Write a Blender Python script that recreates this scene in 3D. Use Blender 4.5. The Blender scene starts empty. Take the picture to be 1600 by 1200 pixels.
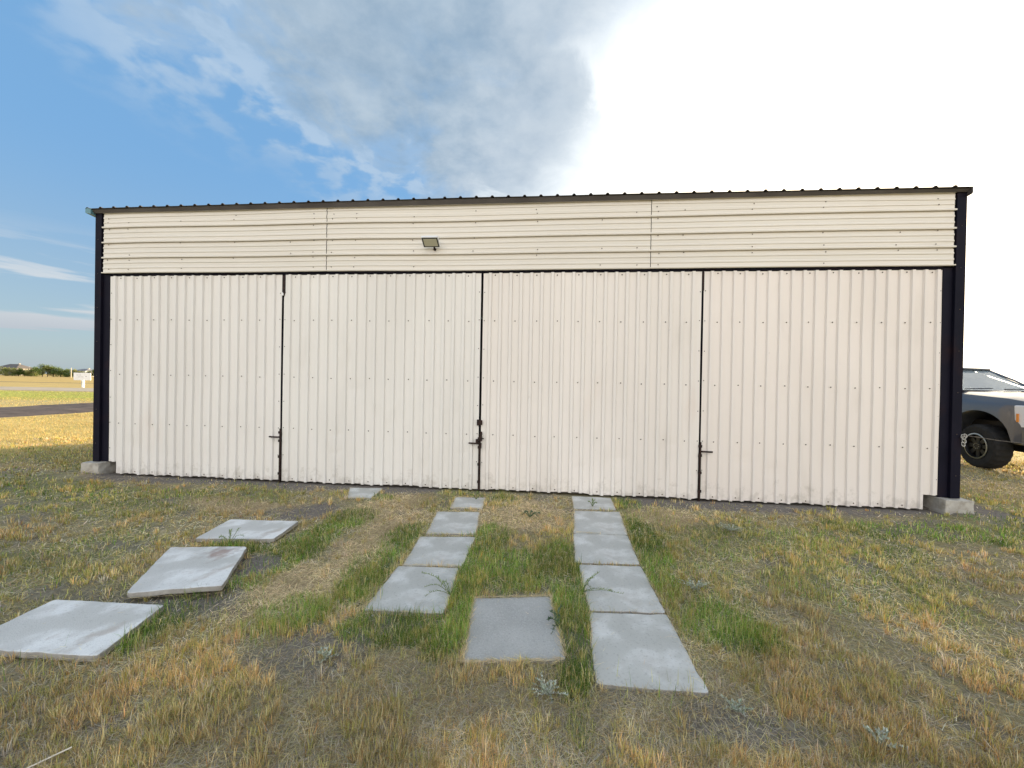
import bpy, bmesh, math, random
import numpy as np
from mathutils import Vector, Matrix
rad = math.radians
random.seed(7); RNG = np.random.default_rng(11)
scene = bpy.context.scene
C = scene.collection

# ------------------------------------------------------------------ camera
cam_d = bpy.data.cameras.new('camera'); cam = bpy.data.objects.new('camera', cam_d); C.objects.link(cam)
cam_d.sensor_width = 36; cam_d.lens = 13.5; cam_d.clip_start = .05; cam_d.clip_end = 6000
yaw, pitch, roll = .0916834, -.0058313, .0181442
f_ = Vector((-math.sin(yaw)*math.cos(pitch), math.cos(yaw)*math.cos(pitch), math.sin(pitch)))
r_ = Vector((math.cos(yaw), math.sin(yaw), 0)); u_ = r_.cross(f_)
r2 = r_*math.cos(roll) + u_*math.sin(roll); u2 = -r_*math.sin(roll) + u_*math.cos(roll)
M_ = Matrix(((r2.x, u2.x, -f_.x, 0), (r2.y, u2.y, -f_.y, 0), (r2.z, u2.z, -f_.z, 1.65), (0, 0, 0, 1)))
cam.matrix_world = M_
scene.camera = cam

# ------------------------------------------------------------------ light, exposure
EXPO = 1.55
SKY = 0.12
SUN_AZ, SUN_EL = 42.0, 8.8          # azimuth clockwise from +Y
scene.view_settings.view_transform = 'Standard'; scene.view_settings.look = 'None'
scene.view_settings.exposure = EXPO; scene.view_settings.gamma = 1
sd = Vector((math.sin(rad(SUN_AZ))*math.cos(rad(SUN_EL)), math.cos(rad(SUN_AZ))*math.cos(rad(SUN_EL)), math.sin(rad(SUN_EL))))
sl = bpy.data.lights.new('sun', 'SUN'); sl.energy = 4.6; sl.angle = rad(0.9); sl.color = (1, .80, .54)
so = bpy.data.objects.new('sun', sl); C.objects.link(so); so.rotation_euler = (-sd).to_track_quat('-Z', 'Y').to_euler()

world = bpy.data.worlds.new('World'); scene.world = world; world.use_nodes = True
def build_world():
    nt = world.node_tree; N = nt.nodes; L = nt.links; N.clear()
    def nd(t, **k):
        n = N.new(t)
        for a, b in k.items(): setattr(n, a, b)
        return n
    def inp(s, v):
        if isinstance(v, (int, float)): s.default_value = v
        elif isinstance(v, (tuple, list)): s.default_value = v
        else: L.new(v, s)
    def math_(op, a, b=0.0, c=0.0, clamp=False):
        n = nd('ShaderNodeMath', operation=op, use_clamp=clamp); inp(n.inputs[0], a); inp(n.inputs[1], b); inp(n.inputs[2], c); return n.outputs[0]
    def vm(op, a, b=(0, 0, 0)):
        n = nd('ShaderNodeVectorMath', operation=op); inp(n.inputs[0], a); inp(n.inputs[1], b)
        return n.outputs['Value'] if op in ('DOT_PRODUCT', 'LENGTH') else n.outputs[0]
    def ss(v, a, b, o0=0., o1=1.):
        n = nd('ShaderNodeMapRange', interpolation_type='SMOOTHSTEP'); inp(n.inputs[0], v)
        n.inputs[1].default_value = a; n.inputs[2].default_value = b; n.inputs[3].default_value = o0; n.inputs[4].default_value = o1
        return n.outputs[0]
    def mix(f, a, b):
        n = nd('ShaderNodeMix', data_type='RGBA'); inp(n.inputs[0], f); inp(n.inputs[6], a); inp(n.inputs[7], b); return n.outputs[2]
    def noise(v, sc, det=6., rough=.55, dist=0.):
        n = nd('ShaderNodeTexNoise'); inp(n.inputs['Vector'], v); n.inputs['Scale'].default_value = sc
        n.inputs['Detail'].default_value = det; n.inputs['Roughness'].default_value = rough; n.inputs['Distortion'].default_value = dist; return n.outputs[0]
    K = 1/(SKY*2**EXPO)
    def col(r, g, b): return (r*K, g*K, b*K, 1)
    d = nd('ShaderNodeTexCoord').outputs['Generated']
    sky = nd('ShaderNodeTexSky', sky_type='NISHITA', sun_disc=False); sky.sun_elevation = rad(SUN_EL); sky.sun_rotation = rad(SUN_AZ)
    sky.dust_density = 1.2; sky.air_density = 1.0; sky.ozone_density = 1.4; sky.altitude = 500
    sep = nd('ShaderNodeSeparateXYZ'); L.new(d, sep.inputs[0]); x, y, z = sep.outputs
    zc = math_('ADD', math_('MAXIMUM', z, 0.0), .16)
    pl = nd('ShaderNodeCombineXYZ'); L.new(math_('DIVIDE', x, zc), pl.inputs[0]); L.new(math_('DIVIDE', y, zc), pl.inputs[1])
    P = pl.outputs[0]
    cosu = vm('DOT_PRODUCT', d, tuple(sd))
    big = noise(P, 1.1, 7, .56, .25)
    puffs = noise(P, 4.6, 6, .6, .5)
    fine = noise(P, 8.0, 5, .6)
    # base colour: the sky model, lifted a little by haze near the horizon
    base = sky.outputs[0]
    base = mix(.84, base, mix(ss(z, .0, .42), col(.36, .48, .58), col(.19, .42, .74)))
    # high puffy field and one large cloud bank
    c0 = Vector((math.sin(rad(-17))*math.cos(rad(52)), math.cos(rad(-17))*math.cos(rad(52)), math.sin(rad(52))))
    bank = vm('DOT_PRODUCT', d, tuple(c0))
    bankn = math_('ADD', bank, math_('MULTIPLY', math_('SUBTRACT', big, .5), .34))
    bankn = math_('ADD', bankn, math_('MULTIPLY', math_('SUBTRACT', puffs, .5), .16))
    dens = ss(bankn, .865, .955)
    c1 = Vector((math.sin(rad(-5))*math.cos(rad(31)), math.cos(rad(-5))*math.cos(rad(31)), math.sin(rad(31))))
    lobe = math_('ADD', vm('DOT_PRODUCT', d, tuple(c1)), math_('MULTIPLY', math_('SUBTRACT', big, .5), .15))
    lobe = math_('ADD', lobe, math_('MULTIPLY', math_('SUBTRACT', puffs, .5), .07))
    dens = math_('MAXIMUM', dens, ss(lobe, .955, .988))
    cells = noise(P, 8.5, 4, .5, .15)
    mott = math_('MULTIPLY', ss(cells, .42, .60), ss(math_('ADD', bank, math_('MULTIPLY', math_('SUBTRACT', big, .5), .25)), .79, .90))
    dens_all = math_('MAXIMUM', dens, math_('MULTIPLY', mott, .66))
    # added bright clouds behind the viewer, out of view, to light doors and ground
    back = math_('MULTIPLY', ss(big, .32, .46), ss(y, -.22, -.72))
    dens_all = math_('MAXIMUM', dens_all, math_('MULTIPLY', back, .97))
    tone = math_('ADD', math_('MULTIPLY', big, .6), math_('MULTIPLY', fine, .4))
    grey = mix(ss(tone, .36, .66), col(.29, .41, .54), col(.52, .62, .71))
    grey = mix(math_('MULTIPLY', mott, ss(dens, .9, .2, .12, .55)), grey, col(.60, .72, .84))
    grey = mix(ss(dens, .25, .75), mix(.5, grey, col(.66, .76, .85)), grey)
    back_fill = mix(ss(fine, .35, .65), col(2.20, 2.10, 2.02), col(3.0, 2.87, 2.76))  # added clouds set far brighter than the visible sky, filling the shaded front
    back_fill = mix(ss(z, .35, .85), back_fill, col(2.42, 2.42, 2.36))
    grey = mix(ss(y, .0, -.3), grey, back_fill)
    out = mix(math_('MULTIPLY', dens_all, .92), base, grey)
    # thin streaks low over the horizon
    mp = nd('ShaderNodeMapping'); L.new(d, mp.inputs[0]); mp.inputs['Scale'].default_value = (2.2, 2.2, 22); mp.inputs['Rotation'].default_value = (rad(4), rad(3), 0)
    st = noise(mp.outputs[0], 1.6, 6, .55, .3)
    stm = math_('MULTIPLY', math_('MULTIPLY', ss(st, .48, .60), ss(z, .0, .06)), ss(z, .26, .12))
    out = mix(math_('MULTIPLY', stm, .75), out, mix(ss(z, .05, .14), col(.50, .53, .60), col(.80, .80, .80)))
    # bright hazy cloud round the sun
    gl = math_('SUBTRACT', cosu, math_('MULTIPLY', math_('SUBTRACT', z, .5), .35))
    gl = math_('ADD', gl, math_('MULTIPLY', math_('SUBTRACT', big, .5), .16))
    gl = math_('ADD', gl, math_('MULTIPLY', math_('SUBTRACT', puffs, .5), .10))
    lobv = Vector((math.sin(rad(-1.5))*math.cos(rad(31)), math.cos(rad(-1.5))*math.cos(rad(31)), math.sin(rad(31))))
    lobm = ss(math_('ADD', vm('DOT_PRODUCT', d, tuple(lobv)), math_('MULTIPLY', math_('SUBTRACT', puffs, .5), .04)), .982, .995)
    gl = math_('SUBTRACT', gl, math_('MULTIPLY', lobm, .11))
    veil = math_('MULTIPLY', ss(math_('ADD', cosu, math_('MULTIPLY', math_('SUBTRACT', fine, .5), .2)), .46, .72), .45)
    out = mix(veil, out, col(.74, .80, .86))
    g1 = ss(gl, .57, .72)
    out = mix(g1, out, mix(ss(cosu, .75, 1.0), col(1.15, 1.2, 1.22), col(3.4, 2.9, 2.2)))
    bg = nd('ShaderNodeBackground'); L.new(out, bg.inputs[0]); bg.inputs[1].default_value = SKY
    L.new(bg.outputs[0], nd('ShaderNodeOutputWorld').inputs[0])
build_world()

# ------------------------------------------------------------------ material helpers
def material(name, base=(.5, .5, .5), rough=.6, metal=0., spec=.5):
    m = bpy.data.materials.new(name); m.use_nodes = True
    b = m.node_tree.nodes['Principled BSDF']
    b.inputs['Base Color'].default_value = (*base, 1); b.inputs['Roughness'].default_value = rough
    b.inputs['Metallic'].default_value = metal; b.inputs['Specular IOR Level'].default_value = spec
    return m
def noisy(name, stops, scale=5., detail=6., rough=.7, metal=0., bump=0., bump_scale=60., coord='Object', stretch=(1, 1, 1), spec=.4, distort=0., second=None):
    """base colour from a noise ramp, with an optional bump and a second blotch layer (colour, scale, lo, hi, amount)"""
    m = material(name, stops[0][1], rough, metal, spec); nt = m.node_tree; N = nt.nodes; L = nt.links; b = N['Principled BSDF']
    tc = N.new('ShaderNodeTexCoord'); mp = N.new('ShaderNodeMapping'); L.new(tc.outputs[coord], mp.inputs[0]); mp.inputs['Scale'].default_value = stretch
    n = N.new('ShaderNodeTexNoise'); L.new(mp.outputs[0], n.inputs['Vector']); n.inputs['Scale'].default_value = scale; n.inputs['Detail'].default_value = detail
    n.inputs['Distortion'].default_value = distort
    r = N.new('ShaderNodeValToRGB'); L.new(n.outputs[0], r.inputs[0])
    while len(r.color_ramp.elements) < len(stops): r.color_ramp.elements.new(.5)
    for e, (p, c) in zip(r.color_ramp.elements, stops): e.position = p; e.color = (*c, 1)
    out = r.outputs[0]
    if second:
        for (c, sc, lo, hi, am) in second:
            n2 = N.new('ShaderNodeTexNoise'); L.new(mp.outputs[0], n2.inputs['Vector']); n2.inputs['Scale'].default_value = sc; n2.inputs['Detail'].default_value = 5
            mr = N.new('ShaderNodeMapRange'); L.new(n2.outputs[0], mr.inputs[0]); mr.inputs[1].default_value = lo; mr.inputs[2].default_value = hi; mr.inputs[4].default_value = am
            mx = N.new('ShaderNodeMix'); mx.data_type = 'RGBA'; L.new(mr.outputs[0], mx.inputs[0]); L.new(out, mx.inputs[6]); mx.inputs[7].default_value = (*c, 1); out = mx.outputs[2]
    L.new(out, b.inputs['Base Color'])
    if bump:
        n3 = N.new('ShaderNodeTexNoise'); L.new(mp.outputs[0], n3.inputs['Vector']); n3.inputs['Scale'].default_value = bump_scale; n3.inputs['Detail'].default_value = 4
        bp = N.new('ShaderNodeBump'); bp.inputs['Strength'].default_value = bump; bp.inputs['Distance'].default_value = .01
        L.new(n3.outputs[0], bp.inputs['Height']); L.new(bp.outputs[0], b.inputs['Normal'])
    return m

MT = {}
MT['door'] = noisy('painted_sheet', [(.3, (.71, .675, .63)), (.7, (.78, .745, .70))], scale=.9, detail=5, rough=.62, bump=.25, bump_scale=3.2, spec=.35,
                   stretch=(1, 1, .35), second=[((.50, .45, .38), 2.3, .60, .80, .28), ((.60, .40, .27), 1.4, .66, .80, .22)])
def mud(m):
    nt = m.node_tree; N = nt.nodes; L = nt.links; b = N['Principled BSDF']; src = b.inputs['Base Color'].links[0].from_socket
    tc = N.new('ShaderNodeTexCoord'); sp = N.new('ShaderNodeSeparateXYZ'); L.new(tc.outputs['Object'], sp.inputs[0])
    nz = N.new('ShaderNodeTexNoise'); L.new(tc.outputs['Object'], nz.inputs['Vector']); nz.inputs['Scale'].default_value = 5.5; nz.inputs['Detail'].default_value = 9; nz.inputs['Roughness'].default_value = .72
    h = N.new('ShaderNodeMapRange'); L.new(sp.outputs[2], h.inputs[0]); h.inputs[1].default_value = .04; h.inputs[2].default_value = .42; h.inputs[3].default_value = .20; h.inputs[4].default_value = -.05
    ad = N.new('ShaderNodeMath'); ad.operation = 'ADD'; L.new(nz.outputs[0], ad.inputs[0]); L.new(h.outputs[0], ad.inputs[1])
    mr = N.new('ShaderNodeMapRange'); L.new(ad.outputs[0], mr.inputs[0]); mr.inputs[1].default_value = .60; mr.inputs[2].default_value = .74; mr.inputs[4].default_value = .42
    mx = N.new('ShaderNodeMix'); mx.data_type = 'RGBA'; L.new(mr.outputs[0], mx.inputs[0]); L.new(src, mx.inputs[6]); mx.inputs[7].default_value = (.40, .36, .30, 1); L.new(mx.outputs[2], b.inputs['Base Color'])
mud(MT['door'])
MT['siding'] = noisy('beige_siding', [(.3, (.67, .625, .55)), (.7, (.73, .685, .61))], scale=.7, detail=5, rough=.45, bump=.3, bump_scale=2.6, spec=.35,
                     stretch=(.5, 1, 1.4), second=[((.42, .34, .24), 2.0, .62, .82, .25)])
MT['screw'] = noisy('weathered_screw', [(.3, (.04, .032, .026)), (.7, (.12, .09, .07))], scale=30, rough=.6, metal=.3)
MT['darksteel'] = noisy('dark_painted_steel', [(.3, (.0035, .0035, .010)), (.7, (.007, .006, .014))], scale=4, rough=.7, spec=.15, bump=.1, bump_scale=12, second=[((.022, .009, .010), 2.5, .55, .75, .6)])
MT['rust'] = noisy('rusty_black_iron', [(.3, (.012, .008, .008)), (.7, (.045, .022, .016))], scale=25, rough=.7, metal=.3, bump=.3, bump_scale=90)
MT['roof'] = noisy('brown_roof_sheet', [(.3, (.06, .052, .05)), (.7, (.1, .09, .085))], scale=2, rough=.5)
MT['teal'] = noisy('teal_roof_trim', [(.3, (.10, .22, .25)), (.7, (.14, .28, .31))], scale=3, rough=.5)
MT['sidewall'] = noisy('side_wall_sheet', [(.3, (.10, .085, .07)), (.7, (.14, .12, .1))], scale=2, rough=.5)
MT['footing'] = noisy('footing_concrete', [(.3, (.34, .31, .27)), (.7, (.50, .47, .41))], scale=6, rough=.9, bump=.6, bump_scale=40, second=[((.2, .17, .13), 9, .5, .7, .6)])
MT['slabold'] = noisy('weathered_concrete', [(.25, (.40, .395, .365)), (.55, (.50, .495, .46)), (.8, (.62, .61, .58))], scale=2.3, detail=9, rough=.88, bump=.5, bump_scale=130, coord='Object',
                      second=[((.74, .74, .72), 4.0, .50, .66, .65), ((.28, .27, .25), 60, .56, .70, .45), ((.33, .30, .25), 2.6, .56, .72, .55)])
MT['slabnew'] = noisy('pale_concrete', [(.25, (.47, .465, .43)), (.55, (.57, .56, .53)), (.8, (.68, .67, .64))], scale=2.0, detail=9, rough=.85, bump=.4, bump_scale=130,
                      second=[((.80, .80, .78), 3.5, .50, .64, .7), ((.40, .33, .27), 5.0, .62, .72, .5), ((.34, .33, .31), 60, .57, .70, .4)])
MT['slabgrey'] = noisy('coarse_grey_concrete', [(.3, (.36, .355, .335)), (.7, (.47, .465, .44))], scale=3, detail=10, rough=.92, bump=.8, bump_scale=160,
                       second=[((.60, .59, .57), 110, .52, .66, .45), ((.24, .235, .22), 90, .55, .69, .40)])
MT['slabside'] = noisy('slab_edge_concrete', [(.3, (.26, .24, .21)), (.7, (.38, .36, .32))], scale=14, rough=.95, bump=.9, bump_scale=60)
MT['white'] = material('white_enamel', (.75, .75, .74), .35)
MT['lens'] = material('frosted_lens', (.50, .48, .36), .25)
MT['black'] = material('black_plastic', (.012, .012, .013), .5)
MT['bark'] = noisy('bark', [(.3, (.05, .035, .025)), (.7, (.12, .09, .065))], scale=8, rough=.9)
MT['rope'] = noisy('worn_rope', [(.3, (.30, .28, .25)), (.7, (.5, .48, .44))], scale=60, rough=.8)
MT['cable'] = noisy('cable_steel', [(.3, (.05, .045, .04)), (.7, (.16, .13, .1))], scale=40, rough=.6, metal=.4)

# ------------------------------------------------------------------ object helpers
def tag(o, label=None, cat=None, group=None, kind=None):
    if label: o['label'] = label
    if cat: o['category'] = cat
    if group: o['group'] = group
    if kind: o['kind'] = kind
    return o
def empty(name, loc=(0, 0, 0), rz=0., **k):
    o = bpy.data.objects.new(name, None); C.objects.link(o); o.location = loc; o.rotation_euler = (0, 0, rz); o.empty_display_size = .2
    return tag(o, **k)
def finish(name, bm, mats, parent=None, smooth=False, loc=None):
    me = bpy.data.meshes.new(name); bm.normal_update(); bm.to_mesh(me); bm.free()
    for m in (mats if isinstance(mats, (list, tuple)) else [mats]): me.materials.append(m)
    if smooth:
        for p in me.polygons: p.use_smooth = True
    o = bpy.data.objects.new(name, me); C.objects.link(o)
    if parent: o.parent = parent
    if loc: o.location = loc
    return o
def box(bm, x0, x1, y0, y1, z0, z1, mi=0):
    v = [bm.verts.new(p) for p in [(x0, y0, z0), (x1, y0, z0), (x1, y1, z0), (x0, y1, z0), (x0, y0, z1), (x1, y0, z1), (x1, y1, z1), (x0, y1, z1)]]
    for f in [(3, 2, 1, 0), (4, 5, 6, 7), (0, 1, 5, 4), (1, 2, 6, 5), (2, 3, 7, 6), (3, 0, 4, 7)]:
        bm.faces.new([v[i] for i in f]).material_index = mi
    return v
def tube(bm, pts, rr, n=8, mi=0, cap=True):
    pts = [Vector(p) for p in pts]; rings = []
    if not isinstance(rr, (list, tuple)): rr = [rr]*len(pts)
    for i, p in enumerate(pts):
        t = (pts[min(i+1, len(pts)-1)] - pts[max(i-1, 0)]).normalized()
        a = Vector((0, 0, 1)) if abs(t.z) < .9 else Vector((1, 0, 0))
        s = t.cross(a).normalized(); w = t.cross(s)
        rings.append([bm.verts.new(p + (s*math.cos(2*math.pi*k/n) + w*math.sin(2*math.pi*k/n))*rr[i]) for k in range(n)])
    for a, b in zip(rings, rings[1:]):
        for k in range(n): bm.faces.new((a[k], a[(k+1) % n], b[(k+1) % n], b[k])).material_index = mi
    if cap:
        bm.faces.new(rings[0][::-1]).material_index = mi; bm.faces.new(rings[-1]).material_index = mi
def disc_screw(bm, x, y, z, r=.0075, axis='y', mi=1):
    """a small domed screw head proud of a sheet that faces -Y"""
    n = 6; a = []; b = []
    for k in range(n):
        c, s = math.cos(2*math.pi*k/n)*r, math.sin(2*math.pi*k/n)*r
        a.append(bm.verts.new((x+c, y, z+s))); b.append(bm.verts.new((x+c*.6, y-.005, z+s*.6)))
    for k in range(n): bm.faces.new((a[k], a[(k+1) % n], b[(k+1) % n], b[k])).material_index = mi
    bm.faces.new(b).material_index = mi

# value noise in numpy
_T = RNG.random((256, 256))
def vnoise(x, y, s=1., seed=0):
    x = np.asarray(x)/s + seed*17.3; y = np.asarray(y)/s + seed*41.7
    xi = np.floor(x).astype(int); yi = np.floor(y).astype(int); fx = x-xi; fy = y-yi
    fx = fx*fx*(3-2*fx); fy = fy*fy*(3-2*fy)
    g = lambda a, b: _T[a % 256, b % 256]
    return (g(xi, yi)*(1-fx)+g(xi+1, yi)*fx)*(1-fy) + (g(xi, yi+1)*(1-fx)+g(xi+1, yi+1)*fx)*fy
def fbm(x, y, s=1., seed=0, o=4):
    r = 0; a = .5; t = 0
    for i in range(o): r = r + a*vnoise(x, y, s/2**i, seed+i*3); t += a; a *= .55
    return r/t
def sst(v, a, b):
    t = np.clip((v-a)/(b-a), 0, 1); return t*t*(3-2*t)

WY = 5.633     # the door plane
# slab footprints: (corners far-left, far-right, near-right, near-left with top height)
SLABS = [
 ('L1', [(-3.44, 1.93, 0.038), (-3.48, 2.43, 0.036), (-2.64, 2.45, 0.046), (-2.53, 1.96, 0.040)]),
 ('L2', [(-3.54, 3.33, 0.020), (-2.78, 3.36, 0.060), (-2.40, 2.67, 0.080), (-3.04, 2.53, 0.055)]),
 ('L3', [(-3.56, 4.05, 0.030), (-2.74, 4.05, 0.050), (-2.68, 3.58, 0.045), (-3.46, 3.51, 0.035)]),
 ('L4', [(-2.93, 5.54, .012), (-2.42, 5.54, .018), (-2.38, 5.05, .018), (-2.72, 5.06, .012)]),
 ('M1', [(-1.28, 3.27, 0.012), (-0.74, 3.30, 0.012), (-0.69, 2.63, 0.014), (-1.27, 2.61, 0.012)]),
 ('M2', [(-1.30, 3.91, 0.012), (-0.72, 3.99, 0.012), (-0.72, 3.33, 0.012), (-1.24, 3.28, 0.012)]),
 ('M3', [(-1.34, 4.69, 0.012), (-0.81, 4.75, 0.012), (-0.73, 4.04, 0.012), (-1.26, 3.99, 0.012)]),
 ('M4', [(-1.25, 5.30, .014), (-.83, 5.34, .014), (-.80, 4.86, .014), (-1.22, 4.84, .014)]),
 ('C', [(-0.52, 2.85, 0.014), (0.05, 2.95, 0.014), (0.14, 2.28, 0.016), (-0.46, 2.19, 0.016)]),
 ('R1', [(.38, 5.58, .02), (.93, 5.58, .02), (.92, 5.06, .02), (.37, 5.03, .02)]),
 ('R2', [(.37, 4.97, .014), (.95, 5.0, .014), (.90, 4.262, .012), (.315, 4.222, .012)]),
 ('R3', [(.31, 4.212, .013), (.895, 4.252, .013), (.87, 3.575, .012), (.28, 3.532, .012)]),
 ('R4', [(0.31, 3.50, 0.012), (0.87, 3.54, 0.012), (0.88, 2.84, 0.012), (0.33, 2.80, 0.012)]),
 ('R5', [(0.33, 2.78, 0.012), (0.88, 2.82, 0.012), (0.89, 2.12, 0.014), (0.29, 2.12, 0.012)])]
def slab_dist(x, y):
    """signed distance (approx.) to the nearest slab: negative inside"""
    best = np.full(np.shape(x), 9.)
    for n, q in SLABS:
        c = [(p[0], p[1]) for p in q]; area = sum(c[i][0]*c[(i+1) % 4][1]-c[(i+1) % 4][0]*c[i][1] for i in range(4)); sg = 1 if area > 0 else -1
        d = np.full(np.shape(x), -9.)
        for i in range(4):
            a, b = c[i], c[(i+1) % 4]; ex, ey = b[0]-a[0], b[1]-a[1]; l = math.hypot(ex, ey)
            d = np.maximum(d, sg*(ey*(x-a[0]) - ex*(y-a[1]))/l)
        best = np.minimum(best, d)
    return best
def blob(x, y, cx, cy, rx, ry, seed=1, e=.5):
    d = np.sqrt(((x-cx)/rx)**2 + ((y-cy)/ry)**2) + (fbm(x, y, .35, seed)-.5)*e*2
    return 1 - sst(d, .7, 1.15)
def zones(x, y):
    """green growth, straw litter and bare soil, each 0..1, over the ground"""
    g = np.zeros(np.shape(x)); B = lambda *a: blob(x, y, *a)
    for a in [(-.62, 3.0, .20, 1.0, 2), (-.55, 3.7, .22, .7, 3), (.20, 2.85, .20, .95, 4), (.15, 3.55, .22, .55, 5), (-.25, 3.35, .55, .42, 6), (-1.0, 2.42, .45, .20, 7),
              (-1.5, 3.1, .25, .55, 8), (-1.45, 3.9, .22, .5, 9), (-2.35, 3.6, .28, .75, 10), (-2.25, 4.35, .3, .4, 10), (1.2, 2.72, .32, .38, 12), (1.05, 4.0, .20, .9, 13), (1.0, 3.3, .16, .4, 13),
              (-2.5, 2.45, .18, .5, 14), (-2.9, 3.42, .5, .10, 15), (1.15, 5.3, .25, .25, 16), (-.6, 5.3, .25, .12, 16), (-2.3, 5.1, .0001+.3, .2, 17), (-1.75, 2.55, .3, .25, 18)]:
        g = np.maximum(g, B(*a))
    g = np.maximum(g, .62*B(2.4, 4.3, 1.7, .6, 20)); g = np.maximum(g, .85*B(4.6, 4.85, 1.6, .35, 21)); g = np.maximum(g, .55*B(2.6, 3.4, .9, .5, 22)); g = np.maximum(g, .7*B(6.6, 5.4, 1.5, .5, 22))
    g = np.maximum(g, .62*B(-6.4, 4.75, 2.2, .45, 23)); g = np.maximum(g, .5*B(-5.2, 4.2, 1.4, .35, 24)); g = np.maximum(g, .55*B(-4.2, 4.9, 1., .35, 26)); g = np.maximum(g, .5*B(-10, 6.6, 2.4, .8, 27))
    low = .30+.70*sst(y, 1.9, 3.0); g = np.maximum(g, .50*low*sst(fbm(x, y, 1.1, 30), .44, .62)); g = np.maximum(g, .12*low)
    s = np.zeros(np.shape(x))
    for a in [(-1.9, 4.7, .6, .65, 31), (-.25, 4.75, .55, .6, 32), (-1.75, 3.7, .22, .9, 33), (-2.0, 2.8, .4, .45, 34), (1.4, 4.9, .4, .4, 35), (-3.9, 4.6, .9, .3, 36), (-6.8, 5.5, .8, .25, 37), (-9, 5.6, 1.2, .4, 38), (8.3, 7.0, 1.8, 1., 39)]:
        s = np.maximum(s, B(*a))
    b = np.maximum.reduce([B(-2.55, 3.12, .3, .26, 41), B(-2.87, 4.5, .34, .38, 42), .9*B(-2.6, 2.6, .5, .22, 43), .8*B(-1.35, 2.2, .3, .25, 44), .8*B(.95, 1.95, .3, .15, 45)])
    n1 = (fbm(x, y, .5, 46)-.5)*.5
    band = sst(y+n1*.7, 5.22, 5.45)*(x > -7.2)*(x < 6.2)*(1-.8*sst(x, -1.7, -1.4)*(1-sst(x, .9, 1.3)))
    b = np.maximum(b, band)
    b = np.maximum(b, .65*sst(fbm(x, y, .42, 50), .62, .74))
    return g, s, b
def ground_z(x, y):
    r = np.hypot(x, y)
    z = (fbm(x, y, .9, 60, 4)-.5)*.045*np.exp(-(r/40)**2) + (fbm(x, y, .12, 61, 2)-.5)*.018*np.exp(-(r/9)**2)
    z = z + .05*sst(-x, 6.6, 8.0)*np.exp(-((y-6)/3)**2)
    z = z + .045*np.exp(-(((x+7.3)/.45)**2+((y-5.42)/.22)**2)) + .045*np.exp(-(((x-5.38)/.4)**2+((y-5.42)/.22)**2))
    d = slab_dist(x, y)
    near = 1-sst(d, .02, .25)
    z = z*(1-near) + near*(-.004)
    z = np.where(d < 0, np.minimum(z, -.02), z)
    # keep below the doors
    w = np.exp(-((y-WY)/.25)**2)*(x > -7)*(x < 5.3); z = z*(1-w) + w*(.012)
    far = sst(r, 60, 300); z = z*(1-far)
    return z

# ------------------------------------------------------------------ ground sheet
def axis(lo_f, hi_f, step, lo, hi, g=1.09):
    a = list(np.arange(lo_f, hi_f+1e-6, step)); s = step
    while a[-1] < hi: s *= g; a.append(a[-1]+s)
    s = step
    while a[0] > lo: s *= g; a.insert(0, a[0]-s)
    return np.array(a)
def grid_mesh(name, X, Y, Z, mat, attrs=None):
    ny, nx = X.shape; me = bpy.data.meshes.new(name)
    me.vertices.add(nx*ny); me.vertices.foreach_set('co', np.stack([X, Y, Z], -1).astype(np.float32).ravel())
    i = (np.arange(ny-1)[:, None]*nx + np.arange(nx-1)[None]).ravel()
    q = np.stack([i, i+1, i+nx+1, i+nx], -1).astype(np.int32)
    me.loops.add(q.size); me.loops.foreach_set('vertex_index', q.ravel()); me.polygons.add(len(q)); me.polygons.foreach_set('loop_start', np.arange(0, q.size, 4, dtype=np.int32))
    me.update(); me.polygons.foreach_set('use_smooth', np.ones(len(q), bool))
    if attrs:
        for n, c in attrs.items():
            a = me.color_attributes.new(n, 'FLOAT_COLOR', 'POINT'); a.data.foreach_set('color', c.astype(np.float32).ravel())
    me.materials.append(mat); o = bpy.data.objects.new(name, me); C.objects.link(o); return o

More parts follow.
